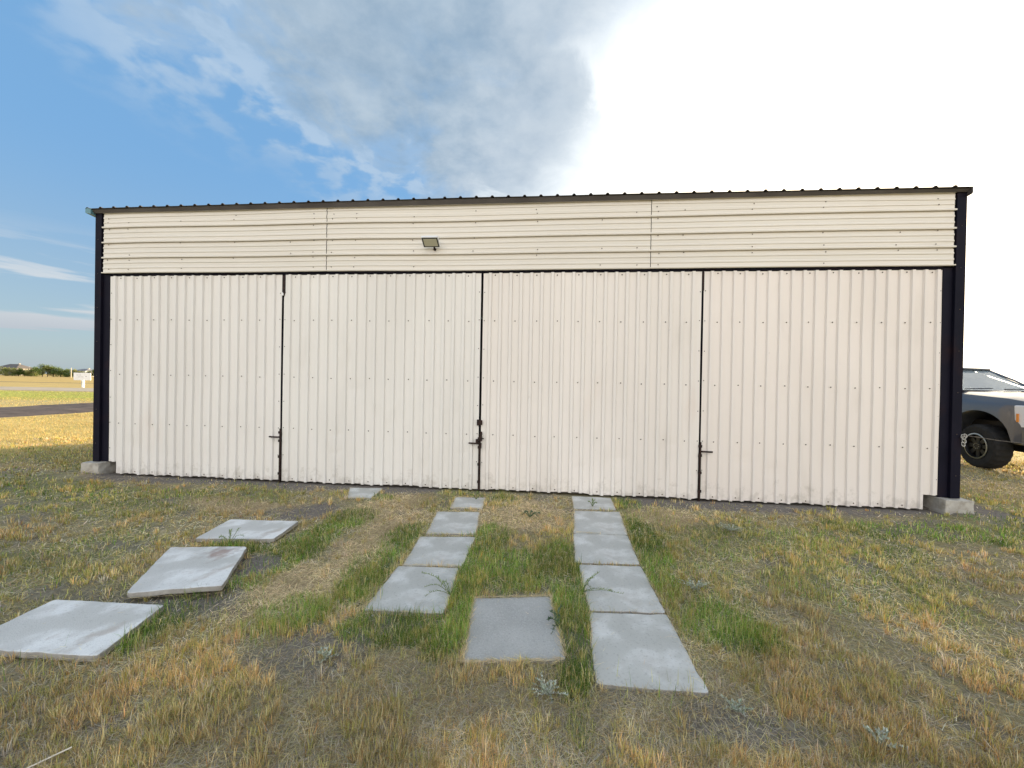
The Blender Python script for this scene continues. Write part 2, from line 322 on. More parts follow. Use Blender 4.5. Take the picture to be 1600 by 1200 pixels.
def ground_material():
    m = bpy.data.materials.new('dry_prairie_ground'); m.use_nodes = True; nt = m.node_tree; N = nt.nodes; L = nt.links; b = N['Principled BSDF']
    b.inputs['Roughness'].default_value = .95; b.inputs['Specular IOR Level'].default_value = .1
    def mix(f, a, c):
        n = N.new('ShaderNodeMix'); n.data_type = 'RGBA'
        for s, v in ((n.inputs[0], f), (n.inputs[6], a), (n.inputs[7], c)):
            if isinstance(v, float): s.default_value = v
            elif isinstance(v, tuple): s.default_value = (*v, 1)
            else: L.new(v, s)
        return n.outputs[2]
    tc = N.new('ShaderNodeTexCoord').outputs['Object']
    def noise(sc, det=6, rough=.6, st=(1, 1, 1)):
        mp = N.new('ShaderNodeMapping'); L.new(tc, mp.inputs[0]); mp.inputs['Scale'].default_value = st
        n = N.new('ShaderNodeTexNoise'); L.new(mp.outputs[0], n.inputs['Vector']); n.inputs['Scale'].default_value = sc; n.inputs['Detail'].default_value = det; n.inputs['Roughness'].default_value = rough; return n.outputs[0]
    def rng(v, a, c, o=1., o0=0.):
        n = N.new('ShaderNodeMapRange'); L.new(v, n.inputs[0]); n.inputs[1].default_value = a; n.inputs[2].default_value = c; n.inputs[3].default_value = o0; n.inputs[4].default_value = o; return n.outputs[0]
    def mul(a, c):
        n = N.new('ShaderNodeMath'); n.operation = 'MULTIPLY'; L.new(a, n.inputs[0])
        if isinstance(c, float): n.inputs[1].default_value = c
        else: L.new(c, n.inputs[1])
        return n.outputs[0]
    at = N.new('ShaderNodeAttribute'); at.attribute_name = 'zone'; sp = N.new('ShaderNodeSeparateColor'); L.new(at.outputs['Color'], sp.inputs[0])
    fineN = noise(45, 6, .7); midN = noise(7, 6, .65); finer = noise(140, 3, .6)
    thatch = mix(rng(fineN, .38, .62), (.17, .145, .085), (.38, .325, .19))
    thatch = mix(mul(rng(finer, .5, .7), .6), thatch, (.56, .49, .34))
    thatch = mix(mul(rng(midN, .45, .7), .55), thatch, (.25, .23, .13))
    green = mix(rng(fineN, .35, .6), (.08, .11, .03), (.20, .23, .07))
    straw = mix(rng(fineN, .35, .62), (.24, .18, .10), (.50, .40, .25))
    soil = mix(rng(fineN, .3, .65), (.10, .086, .074), (.25, .22, .19))
    soil = mix(mul(rng(finer, .62, .7), .7), soil, (.36, .34, .31))
    c = mix(mul(sp.outputs[0], .8), thatch, green); c = mix(sp.outputs[1], c, straw); c = mix(sp.outputs[2], c, soil)
    # the open field further out: mown gold grass in wide passes, greener strip, pale strip
    dp = N.new('ShaderNodeVectorMath'); dp.operation = 'DOT_PRODUCT'; L.new(tc, dp.inputs[0]); dp.inputs[1].default_value = (-.0916, .9958, 0)
    wob = N.new('ShaderNodeMath'); wob.operation = 'ADD'; L.new(dp.outputs['Value'], wob.inputs[0]); L.new(mul(noise(.05, 2), 5.), wob.inputs[1])
    rp = N.new('ShaderNodeValToRGB'); L.new(rng(wob.outputs[0], 0., 200.), rp.inputs[0]); cr = rp.color_ramp
    gold = (.54, .42, .16); st = [(0, gold), (.105, gold), (.112, (.42, .38, .20)), (.128, (.40, .36, .20)), (.134, (.30, .36, .07)), (.186, (.34, .37, .08)), (.195, (.36, .31, .20)),
          (.24, (.50, .38, .15)), (.345, (.50, .37, .15)), (.352, (.20, .17, .10)), (.368, (.22, .18, .10)), (.378, (.50, .36, .13)), (1, (.46, .33, .12))]
    while len(cr.elements) < len(st): cr.elements.new(.5)
    for e, (p, k) in zip(cr.elements, st): e.position = p; e.color = (*k, 1)
    rows = noise(.9, 5, .6, (.22, 1.6, 1)); fc = mix(mul(rng(rows, .42, .62), .45), rp.outputs[0], (.30, .22, .09))
    fc = mix(mul(rng(noise(3., 6, .7), .45, .65), .5), fc, (.62, .46, .20)); fc = mix(mul(rng(noise(.6, 4), .55, .7), .35), fc, (.28, .28, .09))
    fz = N.new('ShaderNodeAttribute'); fz.attribute_name = 'far'; s2 = N.new('ShaderNodeSeparateColor'); L.new(fz.outputs['Color'], s2.inputs[0])
    c = mix(s2.outputs[0], c, fc)
    L.new(c, b.inputs['Base Color'])
    bp = N.new('ShaderNodeBump'); bp.inputs['Strength'].default_value = .7; bp.inputs['Distance'].default_value = .02; L.new(fineN, bp.inputs['Height']); L.new(bp.outputs[0], b.inputs['Normal'])
    return m
xs = axis(-9, 8, .05, -1500, 1500); ys = axis(.4, 8, .05, -400, 1800)
X, Y = np.meshgrid(xs, ys); G, S_, B_ = zones(X, Y)
zc = np.stack([G, S_, B_, np.ones_like(G)], -1)
farm = np.maximum(sst(-X + (fbm(X, Y, 1.2, 70)-.5)*2.5 - .0*Y, 9.3, 11.2)*sst(Y+(fbm(X, Y, 1.1, 71)-.5)*1.5, 5.6, 7.2), sst(np.hypot(X, Y), 12.5, 15))
fz = np.stack([farm]*3 + [np.ones_like(G)], -1)
grd = grid_mesh('ground', X, Y, ground_z(X, Y), ground_material(), {'zone': zc, 'far': fz}); tag(grd, kind='structure')

# bare dirt strip and runway in the field
dm = noisy('turned_dark_soil', [(.3, (.045, .034, .030)), (.7, (.11, .085, .075))], scale=1.8, detail=8, rough=.95, bump=1., bump_scale=9, second=[((.2, .16, .12), 5, .62, .75, .6)])
a = np.arange(-30, 160, .5); c = np.linspace(0, 1, 26); AA, CC = np.meshgrid(a, c)
edge = (fbm(AA, AA*0, 2.2, 80)-.5)*1.1
DX = -25.3 + CC*5.7 + edge*(CC-.5)*2*.6 - .02*(AA-14); hump = np.sin(np.pi*CC)**.7
DZ = -.02 + hump*(.02+.20*fbm(DX, AA, .8, 81, 5)) + .10*np.exp(-((CC-.14)/.09)**2)*fbm(DX, AA, .8, 82)
o = grid_mesh('dirt_road', DX[::-1], AA[::-1], DZ[::-1], dm); tag(o, kind='structure')
rm = noisy('pale_gravel', [(.3, (.33, .28, .21)), (.7, (.44, .38, .29))], scale=.8, detail=8, rough=.95)
cy, sy = math.cos(yaw), math.sin(yaw)
def camxy(Xc, Zc): return (Xc*cy - Zc*sy, Xc*sy + Zc*cy)
bm = bmesh.new()
vs = [bm.verts.new((*camxy(px_, pz_), .012)) for px_, pz_ in [(-420, 36.5), (250, 36.5), (250, 45), (-420, 45)]]; bm.faces.new(vs)
o = finish('runway', bm, rm); tag(o, kind='structure')

# ------------------------------------------------------------------ hangar
hangar = empty('hangar', (0, 0, 0), label='long metal hangar with beige fascia, four white corrugated door leaves and dark corner posts', cat='hangar')
def rib_profile(lo, hi, first, pitch_, base, top, h, minor=0):
    """list of (coordinate, height) along a ribbed sheet"""
    pts = [(lo, 0.)]; c = first
    while c < hi - base/2:
        if c > lo + base/2:
            pts += [(c-base/2, 0.), (c-top/2, h), (c+top/2, h), (c+base/2, 0.)]
            for k in range(1, minor+1):
                m = c + pitch_*k/(minor+1)
                if m + .02 < hi: pts += [(m-.012, 0.), (m-.006, .0035), (m+.006, .0035), (m+.012, 0.)]
        c += pitch_
    pts.append((hi, 0.)); return pts
DOORS = [(-7.105, -4.14, -.0), (-4.103, -1.003, 0), (-.968, 2.140, 0), (2.168, 5.222, 0)]
DTOP, DBOT = 3.247, .05
def make_door(i, x0, x1):
    y0 = WY; prof = rib_profile(x0, x1, x0+.105, .152, .058, .036, .029)
    zs = [DBOT, .12, .235] + list(np.linspace(.30, 3.18, 42)) + [DTOP]
    dents = [(random.uniform(x0+.2, x1-.2), random.choice((random.uniform(.3, .9), random.uniform(.3, 1.6))), random.uniform(.05, .13), random.uniform(.004, .010)) for _ in range(4)]
    bm = bmesh.new(); rows = []
    cut = {0: (x0, x0+.175), 3: (x1-.18, x1)}.get(i)
    for zi, z in enumerate(zs):
        row = []
        for (x, hgt) in prof:
            dy = (float(vnoise(x*1.0, z, .8, 90+i))-.5)*.012
            zz = z
            for (qx, qz, qr, qd) in dents: dy += qd*math.exp(-(((x-qx)/qr)**2+((z-qz)/(qr*.8))**2))
            if zi == 0: zz += (float(vnoise(x, 0, .17, 95+i))-.5)*.026 - (.003 if hgt else 0)
            if zi == len(zs)-1: zz += (float(vnoise(x, 0, .5, 97+i))-.5)*.008
            lean = 0.
            if i == 1 and x < x0+.01 and z > 2.9: lean = .022
            row.append(bm.verts.new((x+lean, y0-hgt+dy, zz)))
        rows.append(row)
    for zi in range(len(zs)-1):
        for k in range(len(prof)-1):
            xm = (prof[k][0]+prof[k+1][0])/2
            if cut and zi < 2 and cut[0] <= xm <= cut[1]: continue
            bm.faces.new((rows[zi][k], rows[zi][k+1], rows[zi+1][k+1], rows[zi+1][k]))
    # small dents with crease edges
    for v in bm.verts:
        pass
    ys_ = y0-.004
    colx = np.arange(x0+.181, x1-.1, .304)
    for z in (3.215, 2.54, 1.655, .86, .085):
        for q, xx in enumerate(colx):
            if cut and z < .2 and cut[0]-.05 <= xx <= cut[1]+.05: continue
            disc_screw(bm, xx+(random.random()-.5)*.022, ys_-.002, z+(random.random()-.5)*.012, .0095)
    for xe in (x0+.022, x1-.022):
        for z in np.arange(.45, 3.1, .42): disc_screw(bm, xe+(random.random()-.5)*.004, ys_-.002, z+(random.random()-.5)*.02, .0075)
    bmesh.ops.remove_doubles(bm, verts=[v for v in bm.verts if v.is_boundary and False], dist=1e-5)
    dm_ = MT['door'].copy(); t_ = [(1.0, 1.0, 1.0), (.985, .99, .985), (1.005, .985, .97), (1.01, .975, .955)][i]
    for e in [n for n in dm_.node_tree.nodes if n.type == 'VALTORGB'][0].color_ramp.elements: e.color = tuple(e.color[k]*t_[k] for k in range(3)) + (1,)
    for n in dm_.node_tree.nodes:
        if n.type == 'MAPPING': n.inputs['Location'].default_value = (i*7.3, 0, i*2.1)
    d = finish('door', bm, [dm_, MT['screw']], hangar)
    loose = bmesh.new(); loose.from_mesh(d.data); bmesh.ops.delete(loose, geom=[v for v in loose.verts if not v.link_faces], context='VERTS'); loose.to_mesh(d.data); loose.free()
    sm = d.modifiers.new('sheet', 'SOLIDIFY'); sm.thickness = .0012; sm.offset = -1
    # steel frame of the leaf
    bm = bmesh.new(); yb = y0+.022; w = .045; z0 = .26 if cut else .07
    fx0, fx1 = x0-.004, x1+.004
    zl, zr = (.26 if i == 0 else .03), (.26 if i == 3 else .03)
    box(bm, fx0, fx0+w, yb, yb+w, zl, 3.23); box(bm, fx1-w, fx1, yb, yb+w, zr, 3.23)
    for z in (.30, 1.64, 2.52, 3.185): box(bm, fx0+w+.001, fx1-w-.001, yb+.002, yb+w-.002, z, z+w)
    finish('door_frame', bm, MT['darksteel'], d)
    return d
doors = [make_door(i, a, b) for i, (a, b, _) in enumerate(DOORS)]

def bolt(door, xg, z, side, big=False, top=None):
    """vertical cane bolt in the gap with a horizontal pull handle"""
    bm = bmesh.new()
    tube(bm, [(xg, WY-.022, .02), (xg+.004, WY-.022, z+.13)], [.014, .012], 8)
    for zz in (.16, .42, z-.06, z+.07): box(bm, xg-.022, xg+.022, WY-.034, WY-.010, zz-.018, zz+.018)
    finish('bolt_rod', bm, MT['rust'], door)
    bm = bmesh.new()
    tube(bm, [(xg, WY-.026, z+.0), (xg+side*.03, WY-.050, z), (xg+side*.155, WY-.052, z-.002 if side > 0 else z+.004)], [.012, .0125, .012], 8)
    if big:
        box(bm, xg-.052, xg-.016, WY-.050, WY-.018, z+.008, z+.062)
    finish('handle', bm, MT['rust'], door)
bolt(doors[0], -4.124, .727, -1)
bolt(doors[1], -.985, .731, -1, True)
bolt(doors[2], 2.156, .722, 1)
# lock plate and hasp on the middle gap
bm = bmesh.new(); box(bm, -1.026, -.975, WY-.036, WY-.020, .995, 1.082); box(bm, -.9745, -.945, WY-.040, WY-.024, 1.005, 1.075); finish('lock_plate', bm, MT['rust'], doors[1])
bm = bmesh.new(); box(bm, -.975, -.945, WY-.042, WY-.024, .765, .905); tube(bm, [(-.95, WY-.036, .806), (-.915, WY-.04, .803)], .009, 6); tube(bm, [(-.965, WY-.048, .66), (-.958, WY-.048, .74)], .014, 6); finish('hasp', bm, MT['rust'], doors[2])
# weather strips: flat steel up the gaps
for xg, z0, z1, w, dr in ((-4.128, .02, .70, .018, 0), (-4.105, 2.93, 3.24, .016, 1), (-.984, .02, .70, .018, 1), (2.152, .02, .70, .014, 2), (2.158, 2.98, 3.24, .012, 2)):
    bm = bmesh.new(); box(bm, xg-w, xg+w, WY-.008, WY-.003, z0, z1); finish('edge_strip', bm, MT['rust'], doors[dr])

# white bits standing in for daylight leaking through the gap, low on the upper strip
bm = bmesh.new(); box(bm, -4.128, -4.102, WY-.024, WY-.016, 2.925, 2.958); box(bm, -4.118, -4.108, WY-.026, WY-.0245, 2.95, 2.975); finish('light_leak', bm, MT['white'], doors[1])
# fascia in three sheets
def make_siding(x0, x1, ztl, ztr, yo):
    bm = bmesh.new(); zb = 3.288; prof = [(zb, 0.)]; c = zb+.006
    while c < 4.27:
        if c > zb+.1: prof += [(c-.026, 0.), (c-.022, -.012), (c-.013, -.012), (c-.011, .024), (c+.006, .026), (c+.022, 0.)]
        for k in (1, 2):
            m = c+.2445*k/3
            if m < 4.24: prof += [(m-.016, 0.), (m-.011, .0075), (m+.008, .0075), (m+.016, 0.)]
        c += .2445
    prof.append((4.27, 0.))
    # bottom hem
    prof = [(zb-.004, .0), (zb, .022), (zb+.014, .024), (zb+.022, .002)] + [p for p in prof if p[0] > zb+.03]
    n = max(4, int((x1-x0)/.35)); cols = []
    for k in range(n+1):
        x = x0+(x1-x0)*k/n; t = k/n; sc = ((ztl*(1-t)+ztr*t)-zb)/(4.27-zb)
        col = []
        for (z, hgt) in prof:
            ex = 0
            if k in (0, n) and hgt > .015: ex = (-.010 if k == 0 else .010)
            zz = zb+(z-zb)*(1 if z < 4.1 else sc)
            col.append(bm.verts.new((x+ex, yo-hgt+(float(vnoise(x, z, .9, 101))-.5)*.010, zz+(float(vnoise(x, z*0, 1.6, 103))-.5)*.012)))
        cols.append(col)
    for a, b in zip(cols, cols[1:]):
        for j in range(len(prof)-1): bm.faces.new((a[j], b[j], b[j+1], a[j+1]))
    for xx in [x0+.09] + list(np.arange(x0+.45, x1-.3, .92)) + [x1-.2]:
        for z in (3.35, 3.50, 3.58, 3.755, 3.99, 4.10, 4.17):
            if random.random() < .62: disc_screw(bm, xx+(random.random()-.5)*.05, yo-.006, z+(random.random()-.5)*.02, .0085)
    o = finish('siding_panel', bm, [MT['siding'], MT['screw']], hangar)
    sm = o.modifiers.new('sheet', 'SOLIDIFY'); sm.thickness = .0012; sm.offset = -1
FY = 5.605
make_siding(-7.205, -3.408, 4.262, 4.298, FY)
make_siding(-3.400, 1.420, 4.300, 4.290, FY+.004)
make_siding(1.428, 5.325, 4.298, 4.248, FY)
# siding corner trim along the top (thin J trim)
bm = bmesh.new(); box(bm, -7.205, 5.325, FY-.030, FY-.004, 4.255, 4.262); finish('top_trim', bm, MT['siding'], hangar)
# header beam / door track behind the gap
bm = bmesh.new(); box(bm, -7.10, 5.225, WY+.012, WY+.16, 3.235, 3.52); box(bm, -7.10, 5.225, FY+.020, FY+.026, 3.262, 3.40); finish('header_beam', bm, MT['darksteel'], hangar)
# corner posts: outer angle and set-back jamb
def corner_post(xo0, xo1, xj0, xj1, zb, zt):
    bm = bmesh.new(); box(bm, xo0, xo1, 5.592, 5.79, zb, zt); a = min(xo0, xo1)
    for z in np.arange(zb+.3, zt-.2, .55): disc_screw(bm, (xo0+xo1)/2, 5.590, z, .008)
    o = finish('corner_post', bm, [MT['darksteel'], MT['screw']], hangar)
    bv = o.modifiers.new('edge', 'BEVEL'); bv.width = .004; bv.segments = 2; bv.limit_method = 'ANGLE'
    bm = bmesh.new(); box(bm, xj0, xj1, 5.628, 5.78, zb+.001, 3.275); finish('jamb', bm, MT['darksteel'], hangar)
corner_post(-7.345, -7.232, -7.230, -7.108, .232, 4.26)
corner_post(5.342, 5.460, 5.226, 5.340, .212, 4.25)
# side and rear walls, roof
DEP = 11.4
bm = bmesh.new()
def wall_sheet(bm, pA, pB, zA, zB):
    n = int((Vector(pB)-Vector(pA)).length/.152); pA = Vector(pA); pB = Vector(pB); d = (pB-pA); nn = Vector((d.y, -d.x)).normalized(); prev = None
    for k in range(n*2+1):
        t = k/(n*2); p = pA+d*t+nn*(.012 if k % 2 else 0); zt = zA*(1-t)+zB*t
        cur = (bm.verts.new((p.x, p.y, .03)), bm.verts.new((p.x, p.y, zt)))
        if prev: bm.faces.new((prev[0], cur[0], cur[1], prev[1]))
        prev = cur
wall_sheet(bm, (-7.33, DEP), (-7.33, 5.80), 3.55, 4.28); finish('side_wall', bm, MT['sidewall'], hangar)
bm = bmesh.new(); wall_sheet(bm, (5.446, 5.80), (5.446, DEP), 4.25, 3.55); finish('side_wall', bm, MT['sidewall'], hangar)
bm = bmesh.new(); wall_sheet(bm, (5.44, DEP+.02), (-7.32, DEP+.02), 3.54, 3.54); finish('rear_wall', bm, MT['sidewall'], hangar)
bm = bmesh.new(); x0, x1 = -7.44, 5.462; rows = []
prof = []
xx = x0
prof.append((x0, 0.)); c0_ = x0+.03
while c0_ < x1-.03:
    prof += [(c0_-.028, 0.), (c0_-.012, .022), (c0_+.012, .022), (c0_+.028, 0.)]; c0_ += .2345
prof.append((x1, 0.))
for k, yy in enumerate([5.525, 5.62, 7.5, 9.5, DEP+.12]):
    t = (yy-5.525)/(DEP+.12-5.525); row = []
    for (x, hh) in prof:
        s = (x-x0)/(x1-x0)
        zt = 4.308 + .024*math.sin(math.pi*s) - .015*s + (.012*(float(vnoise(x, 0, 1.1, 107))-.5) if k < 2 else 0)
        row.append(bm.verts.new((x, yy, zt + hh - .78*t)))
    rows.append(row)
for a, b in zip(rows, rows[1:]):
    for j in range(len(prof)-1): bm.faces.new((a[j], a[j+1], b[j+1], b[j]))
roof = finish('roof', bm, MT['roof'], hangar); sm = roof.modifiers.new('sheet', 'SOLIDIFY'); sm.thickness = .002; sm.offset = -1
# eave closure under the roof lip and end trims
bm = bmesh.new(); n = 40
for k in range(n):
    a = -7.35+(5.46+7.35)*k/n; b_ = -7.35+(5.46+7.35)*(k+1)/n
    za = 4.300+.024*math.sin(math.pi*(a-x0)/(x1-x0))-.015*(a-x0)/(x1-x0); zb_ = 4.300+.024*math.sin(math.pi*(b_-x0)/(x1-x0))-.015*(b_-x0)/(x1-x0)
    vs = [bm.verts.new(p) for p in ((a, 5.575, 4.25), (b_, 5.575, 4.25), (b_, 5.545, zb_-.004), (a, 5.545, za-.004))]; bm.faces.new(vs)
bmesh.ops.remove_doubles(bm, verts=bm.verts, dist=1e-4)
o = finish('eave_trim', bm, MT['roof'], hangar)
for xa, xb, nm, zt, mm in ((-7.447, -7.35, 'rake_trim', 4.318, 'teal'), (5.452, 5.468, 'rake_trim', 4.296, 'roof')):
    bm = bmesh.new(); v = []
    pr = [(xa if xa < 0 else xb, zt), (xa if xa < 0 else xb, zt-.075), (xb if xa < 0 else xa, zt-.095), (xb if xa < 0 else xa, zt-.003)]
    A = [bm.verts.new((p, 5.53, q)) for p, q in pr]; Bq = [bm.verts.new((p, DEP+.1, q-.77)) for p, q in pr]
    bm.faces.new(A)
    for k in range(4): bm.faces.new((A[k], Bq[k], Bq[(k+1) % 4], A[(k+1) % 4]))
    bm.faces.new(Bq[::-1]); bmesh.ops.recalc_face_normals(bm, faces=bm.faces); finish(nm, bm, MT[mm], hangar)
# dark floor inside
bm = bmesh.new(); box(bm, -7.3, 5.4, 5.72, DEP, .02, .035); finish('floor', bm, MT['sidewall'], hangar)

# footings
def footing(x0, x1, y0, y1, zt, label):
    bm = bmesh.new(); cx, cyy = (x0+x1)/2, (y0+y1)/2; hx, hy = (x1-x0)/2, (y1-y0)/2
    box(bm, -hx, hx, -hy, hy, -.12, zt)
    bmesh.ops.subdivide_edges(bm, edges=bm.edges, cuts=5, use_grid_fill=True)
    for v in bm.verts:
        v.co += Vector((random.uniform(-1, 1), random.uniform(-1, 1), random.uniform(-.6, .6)))*.006
    o = finish('concrete_footing', bm, MT['footing'], None, loc=(cx, cyy, 0)); bv = o.modifiers.new('edge', 'BEVEL'); bv.width = .008; bv.segments = 2; bv.limit_method = 'ANGLE'
    tag(o, label, 'footing', 'concrete footings under the corner posts')
footing(-7.44, -7.125, 5.50, 6.0, .228, 'rough concrete footing block under the left corner post of the hangar, shaded beside open field')
footing(5.205, 5.545, 5.50, 6.0, .208, 'rough concrete footing block under the right corner post of the hangar, on the truck side')

# flood light on the fascia
fl = empty('flood_light', (-1.735, FY, 3.60), label='small white rectangular flood light tilted down on the beige fascia', cat='light')
bm = bmesh.new(); ang = rad(55)
def plate(bm, w0, w1, t0, t1, s0, s1):
    box(bm, w0, w1, t0, t1, s0, s1)
R1 = Matrix.Translation((0, -.045, .03)) @ Matrix.Rotation(ang, 4, 'X')
bm = bmesh.new(); box(bm, -.125, .125, -.02, .02, 0, .17); bmesh.ops.bevel(bm, geom=bm.edges[:], offset=.006, segments=2, affect='EDGES'); bm.transform(R1); finish('housing', bm, MT['white'], fl)
bm = bmesh.new(); box(bm, -.117, .117, -.0235, -.0205, .008, .162); bm.transform(R1); finish('bezel', bm, MT['black'], fl)
bm = bmesh.new(); box(bm, -.098, .100, -.0265, -.024, .024, .146); bm.transform(R1); finish('lens', bm, MT['lens'], fl)
bm = bmesh.new(); tube(bm, [(.03, -.045, .035), (.03, -.02, .0)], .014, 8); tube(bm, [(.03, -.001, -.0), (.03, -.022, 0.)], .02, 10); finish('bracket', bm, MT['rust'], fl)

# cable from the right post and its knot
def zs_(p): return p
bm = bmesh.new()
pts = [(5.46, 5.575, 1.055), (5.62, 5.56, 1.035), (5.85, 5.56, 1.0), (6.3, 5.57, .955), (7.2, 5.6, .86), (8.25, 5.66, .74)]
tube(bm, pts, .0065, 6); o = finish('cable', bm, MT['cable']); tag(o, 'thin sagging steel cable running right from the right corner post', 'cable')
bm = bmesh.new(); tube(bm, [(8.25, 5.66, -.3), (8.25, 5.66, .82)], .02, 8); o = finish('stake', bm, MT['rust']); tag(o, 'rusty steel stake holding the far end of the sagging cable', 'stake')
bm = bmesh.new()
for k, (dx, dz, r) in enumerate([(0, 0, .032), (.006, -.05, .03), (-.006, -.095, .026), (.012, .02, .022)]):
    cc = Vector((5.462+dx, 5.572-.004*k, 1.03+dz)); P_ = []
    for q in range(13):
        t = 2*math.pi*q/12; P_.append(cc+Vector((math.cos(t)*r*.75, math.sin(t)*.008, math.sin(t)*r)))
    tube(bm, P_, .0055, 5, cap=False)
tube(bm, [(5.458, 5.592, 1.03), (5.458, 5.57, 1.03)], .012, 6)
o = finish('rope_knot', bm, MT['rope']); tag(o, 'pale looped rope knot hanging on the edge of the right corner post', 'rope')

# ------------------------------------------------------------------ slabs
LAB = {
 'L1': ('pale slab lying loose in the lower left corner of the photo', 'slabnew'),
 'L2': ('tilted pale slab with a brown stain at its far right corner', 'slabnew'),
 'L3': ('loose pale slab farthest back of the three lifted ones', 'slabnew'),
 'L4': ('small grey slab half buried in dirt against the door, beside the lifted ones', 'slabold'),
 'M1': ('grey slab nearest the camera in the middle row, weed over its right edge', 'slabold'),
 'M2': ('grey slab second from the front in the middle row, grass along its front edge', 'slabold'),
 'M3': ('grey slab third from the front in the middle row, between straw and green grass', 'slabold'),
 'M4': ('small slab half covered by straw below the middle door latch', 'slabold'),
 'C': ('lone darker coarse grey slab set in grass between the middle and right rows', 'slabgrey'),
 'R1': ('partly hidden slab at the far end of the right row, touching the door', 'slabold'),
 'R2': ('slab second from the door in the right row, straw strand across one corner', 'slabold'),
 'R3': ('third slab of the five in the right row, without any weed', 'slabold'),
 'R4': ('fourth slab from the door in the right row, weed over its left edge', 'slabold'),
 'R5': ('largest slab at the near end of the right row, whitish blotches, pointing at the camera', 'slabold')}
def make_slab(key, q):
    c = Vector((sum(p[0] for p in q)/4, sum(p[1] for p in q)/4, 0)); n = 14
    th = .040; n = 26; bm = bmesh.new(); a, b, cc, d = [Vector(p)-c for p in q]; top = {}
    jt = random.random()*50
    for i in range(n+1):
        for j in range(n+1):
            u, v = i/n, j/n; p = (a*(1-u)+b*u)*(1-v) + (d*(1-u)+cc*u)*v; p.z += (float(vnoise(p.x+jt, p.y, .2, 8))-.5)*.003
            if i in (0, n) or j in (0, n):
                p = p + Vector((float(vnoise(p.x+jt, p.y, .12, 5))-.5, float(vnoise(p.x, p.y+jt, .12, 6))-.5, 0))*.009 + Vector((float(vnoise(p.x+jt, p.y, .025, 7))-.5, float(vnoise(p.x, p.y+jt, .025, 9))-.5, 0))*.007
            if (i in (0, n)) and (j in (0, n)): p = p - p.normalized()*random.uniform(.003, .012)
            top[i, j] = bm.verts.new(p)
    quads = []
    for i in range(n):
        for j in range(n): bm.faces.new((top[i, j], top[i, j+1], top[i+1, j+1], top[i+1, j]))
    ring = [(i, 0) for i in range(n)] + [(n, j) for j in range(n)] + [(i, n) for i in range(n, 0, -1)] + [(0, j) for j in range(n, 0, -1)]
    low = []
    e1 = (b-a).normalized(); e2 = (d-a).normalized(); nrm = e1.cross(e2).normalized(); nrm = nrm if nrm.z > 0 else -nrm
    for k in ring: low.append(bm.verts.new(top[k].co - nrm*th + Vector((random.uniform(-1, 1), random.uniform(-1, 1), 0))*.002))
    m = len(ring)
    for k in range(m):
        f = bm.faces.new((top[ring[k]], top[ring[(k+1) % m]], low[(k+1) % m], low[k])); f.material_index = 1
    bm.faces.new(low[::-1]).material_index = 1
    bmesh.ops.recalc_face_normals(bm, faces=bm.faces)
    o = finish('concrete_slab', bm, [MT[LAB[key][1]], MT['slabside']], None, loc=c)
    bv = o.modifiers.new('edge', 'BEVEL'); bv.width = .006; bv.segments = 2; bv.limit_method = 'ANGLE'; bv.angle_limit = rad(50)
    o['kind'] = 'thing'; tag(o, LAB[key][0], 'paving slab', 'concrete slabs laid in rows before the hangar doors'); return o
slab_obj = {k: make_slab(k, q) for k, q in SLABS}
def stain_material():
    m = bpy.data.materials['pale_concrete'].copy(); m.name = 'stained_pale_concrete'; nt = m.node_tree; N = nt.nodes; L = nt.links; b = N['Principled BSDF']
    src = b.inputs['Base Color'].links[0].from_socket; tc = N.new('ShaderNodeTexCoord'); vd = N.new('ShaderNodeVectorMath'); vd.operation = 'DISTANCE'; L.new(tc.outputs['Object'], vd.inputs[0]); vd.inputs[1].default_value = (.02, .25, .05)
    nz = N.new('ShaderNodeTexNoise'); L.new(tc.outputs['Object'], nz.inputs['Vector']); nz.inputs['Scale'].default_value = 14; nz.inputs['Detail'].default_value = 6
    ad = N.new('ShaderNodeMath'); ad.operation = 'MULTIPLY_ADD'; L.new(nz.outputs[0], ad.inputs[0]); ad.inputs[1].default_value = .42; L.new(vd.outputs['Value'], ad.inputs[2])
    mr = N.new('ShaderNodeMapRange'); L.new(ad.outputs[0], mr.inputs[0]); mr.inputs[1].default_value = .38; mr.inputs[2].default_value = .24; mr.inputs[3].default_value = 0; mr.inputs[4].default_value = .7
    mx = N.new('ShaderNodeMix'); mx.data_type = 'RGBA'; L.new(mr.outputs[0], mx.inputs[0]); L.new(src, mx.inputs[6]); mx.inputs[7].default_value = (.30, .19, .15, 1); L.new(mx.outputs[2], b.inputs['Base Color'])
    return m
slab_obj['L2'].data.materials[0] = stain_material()

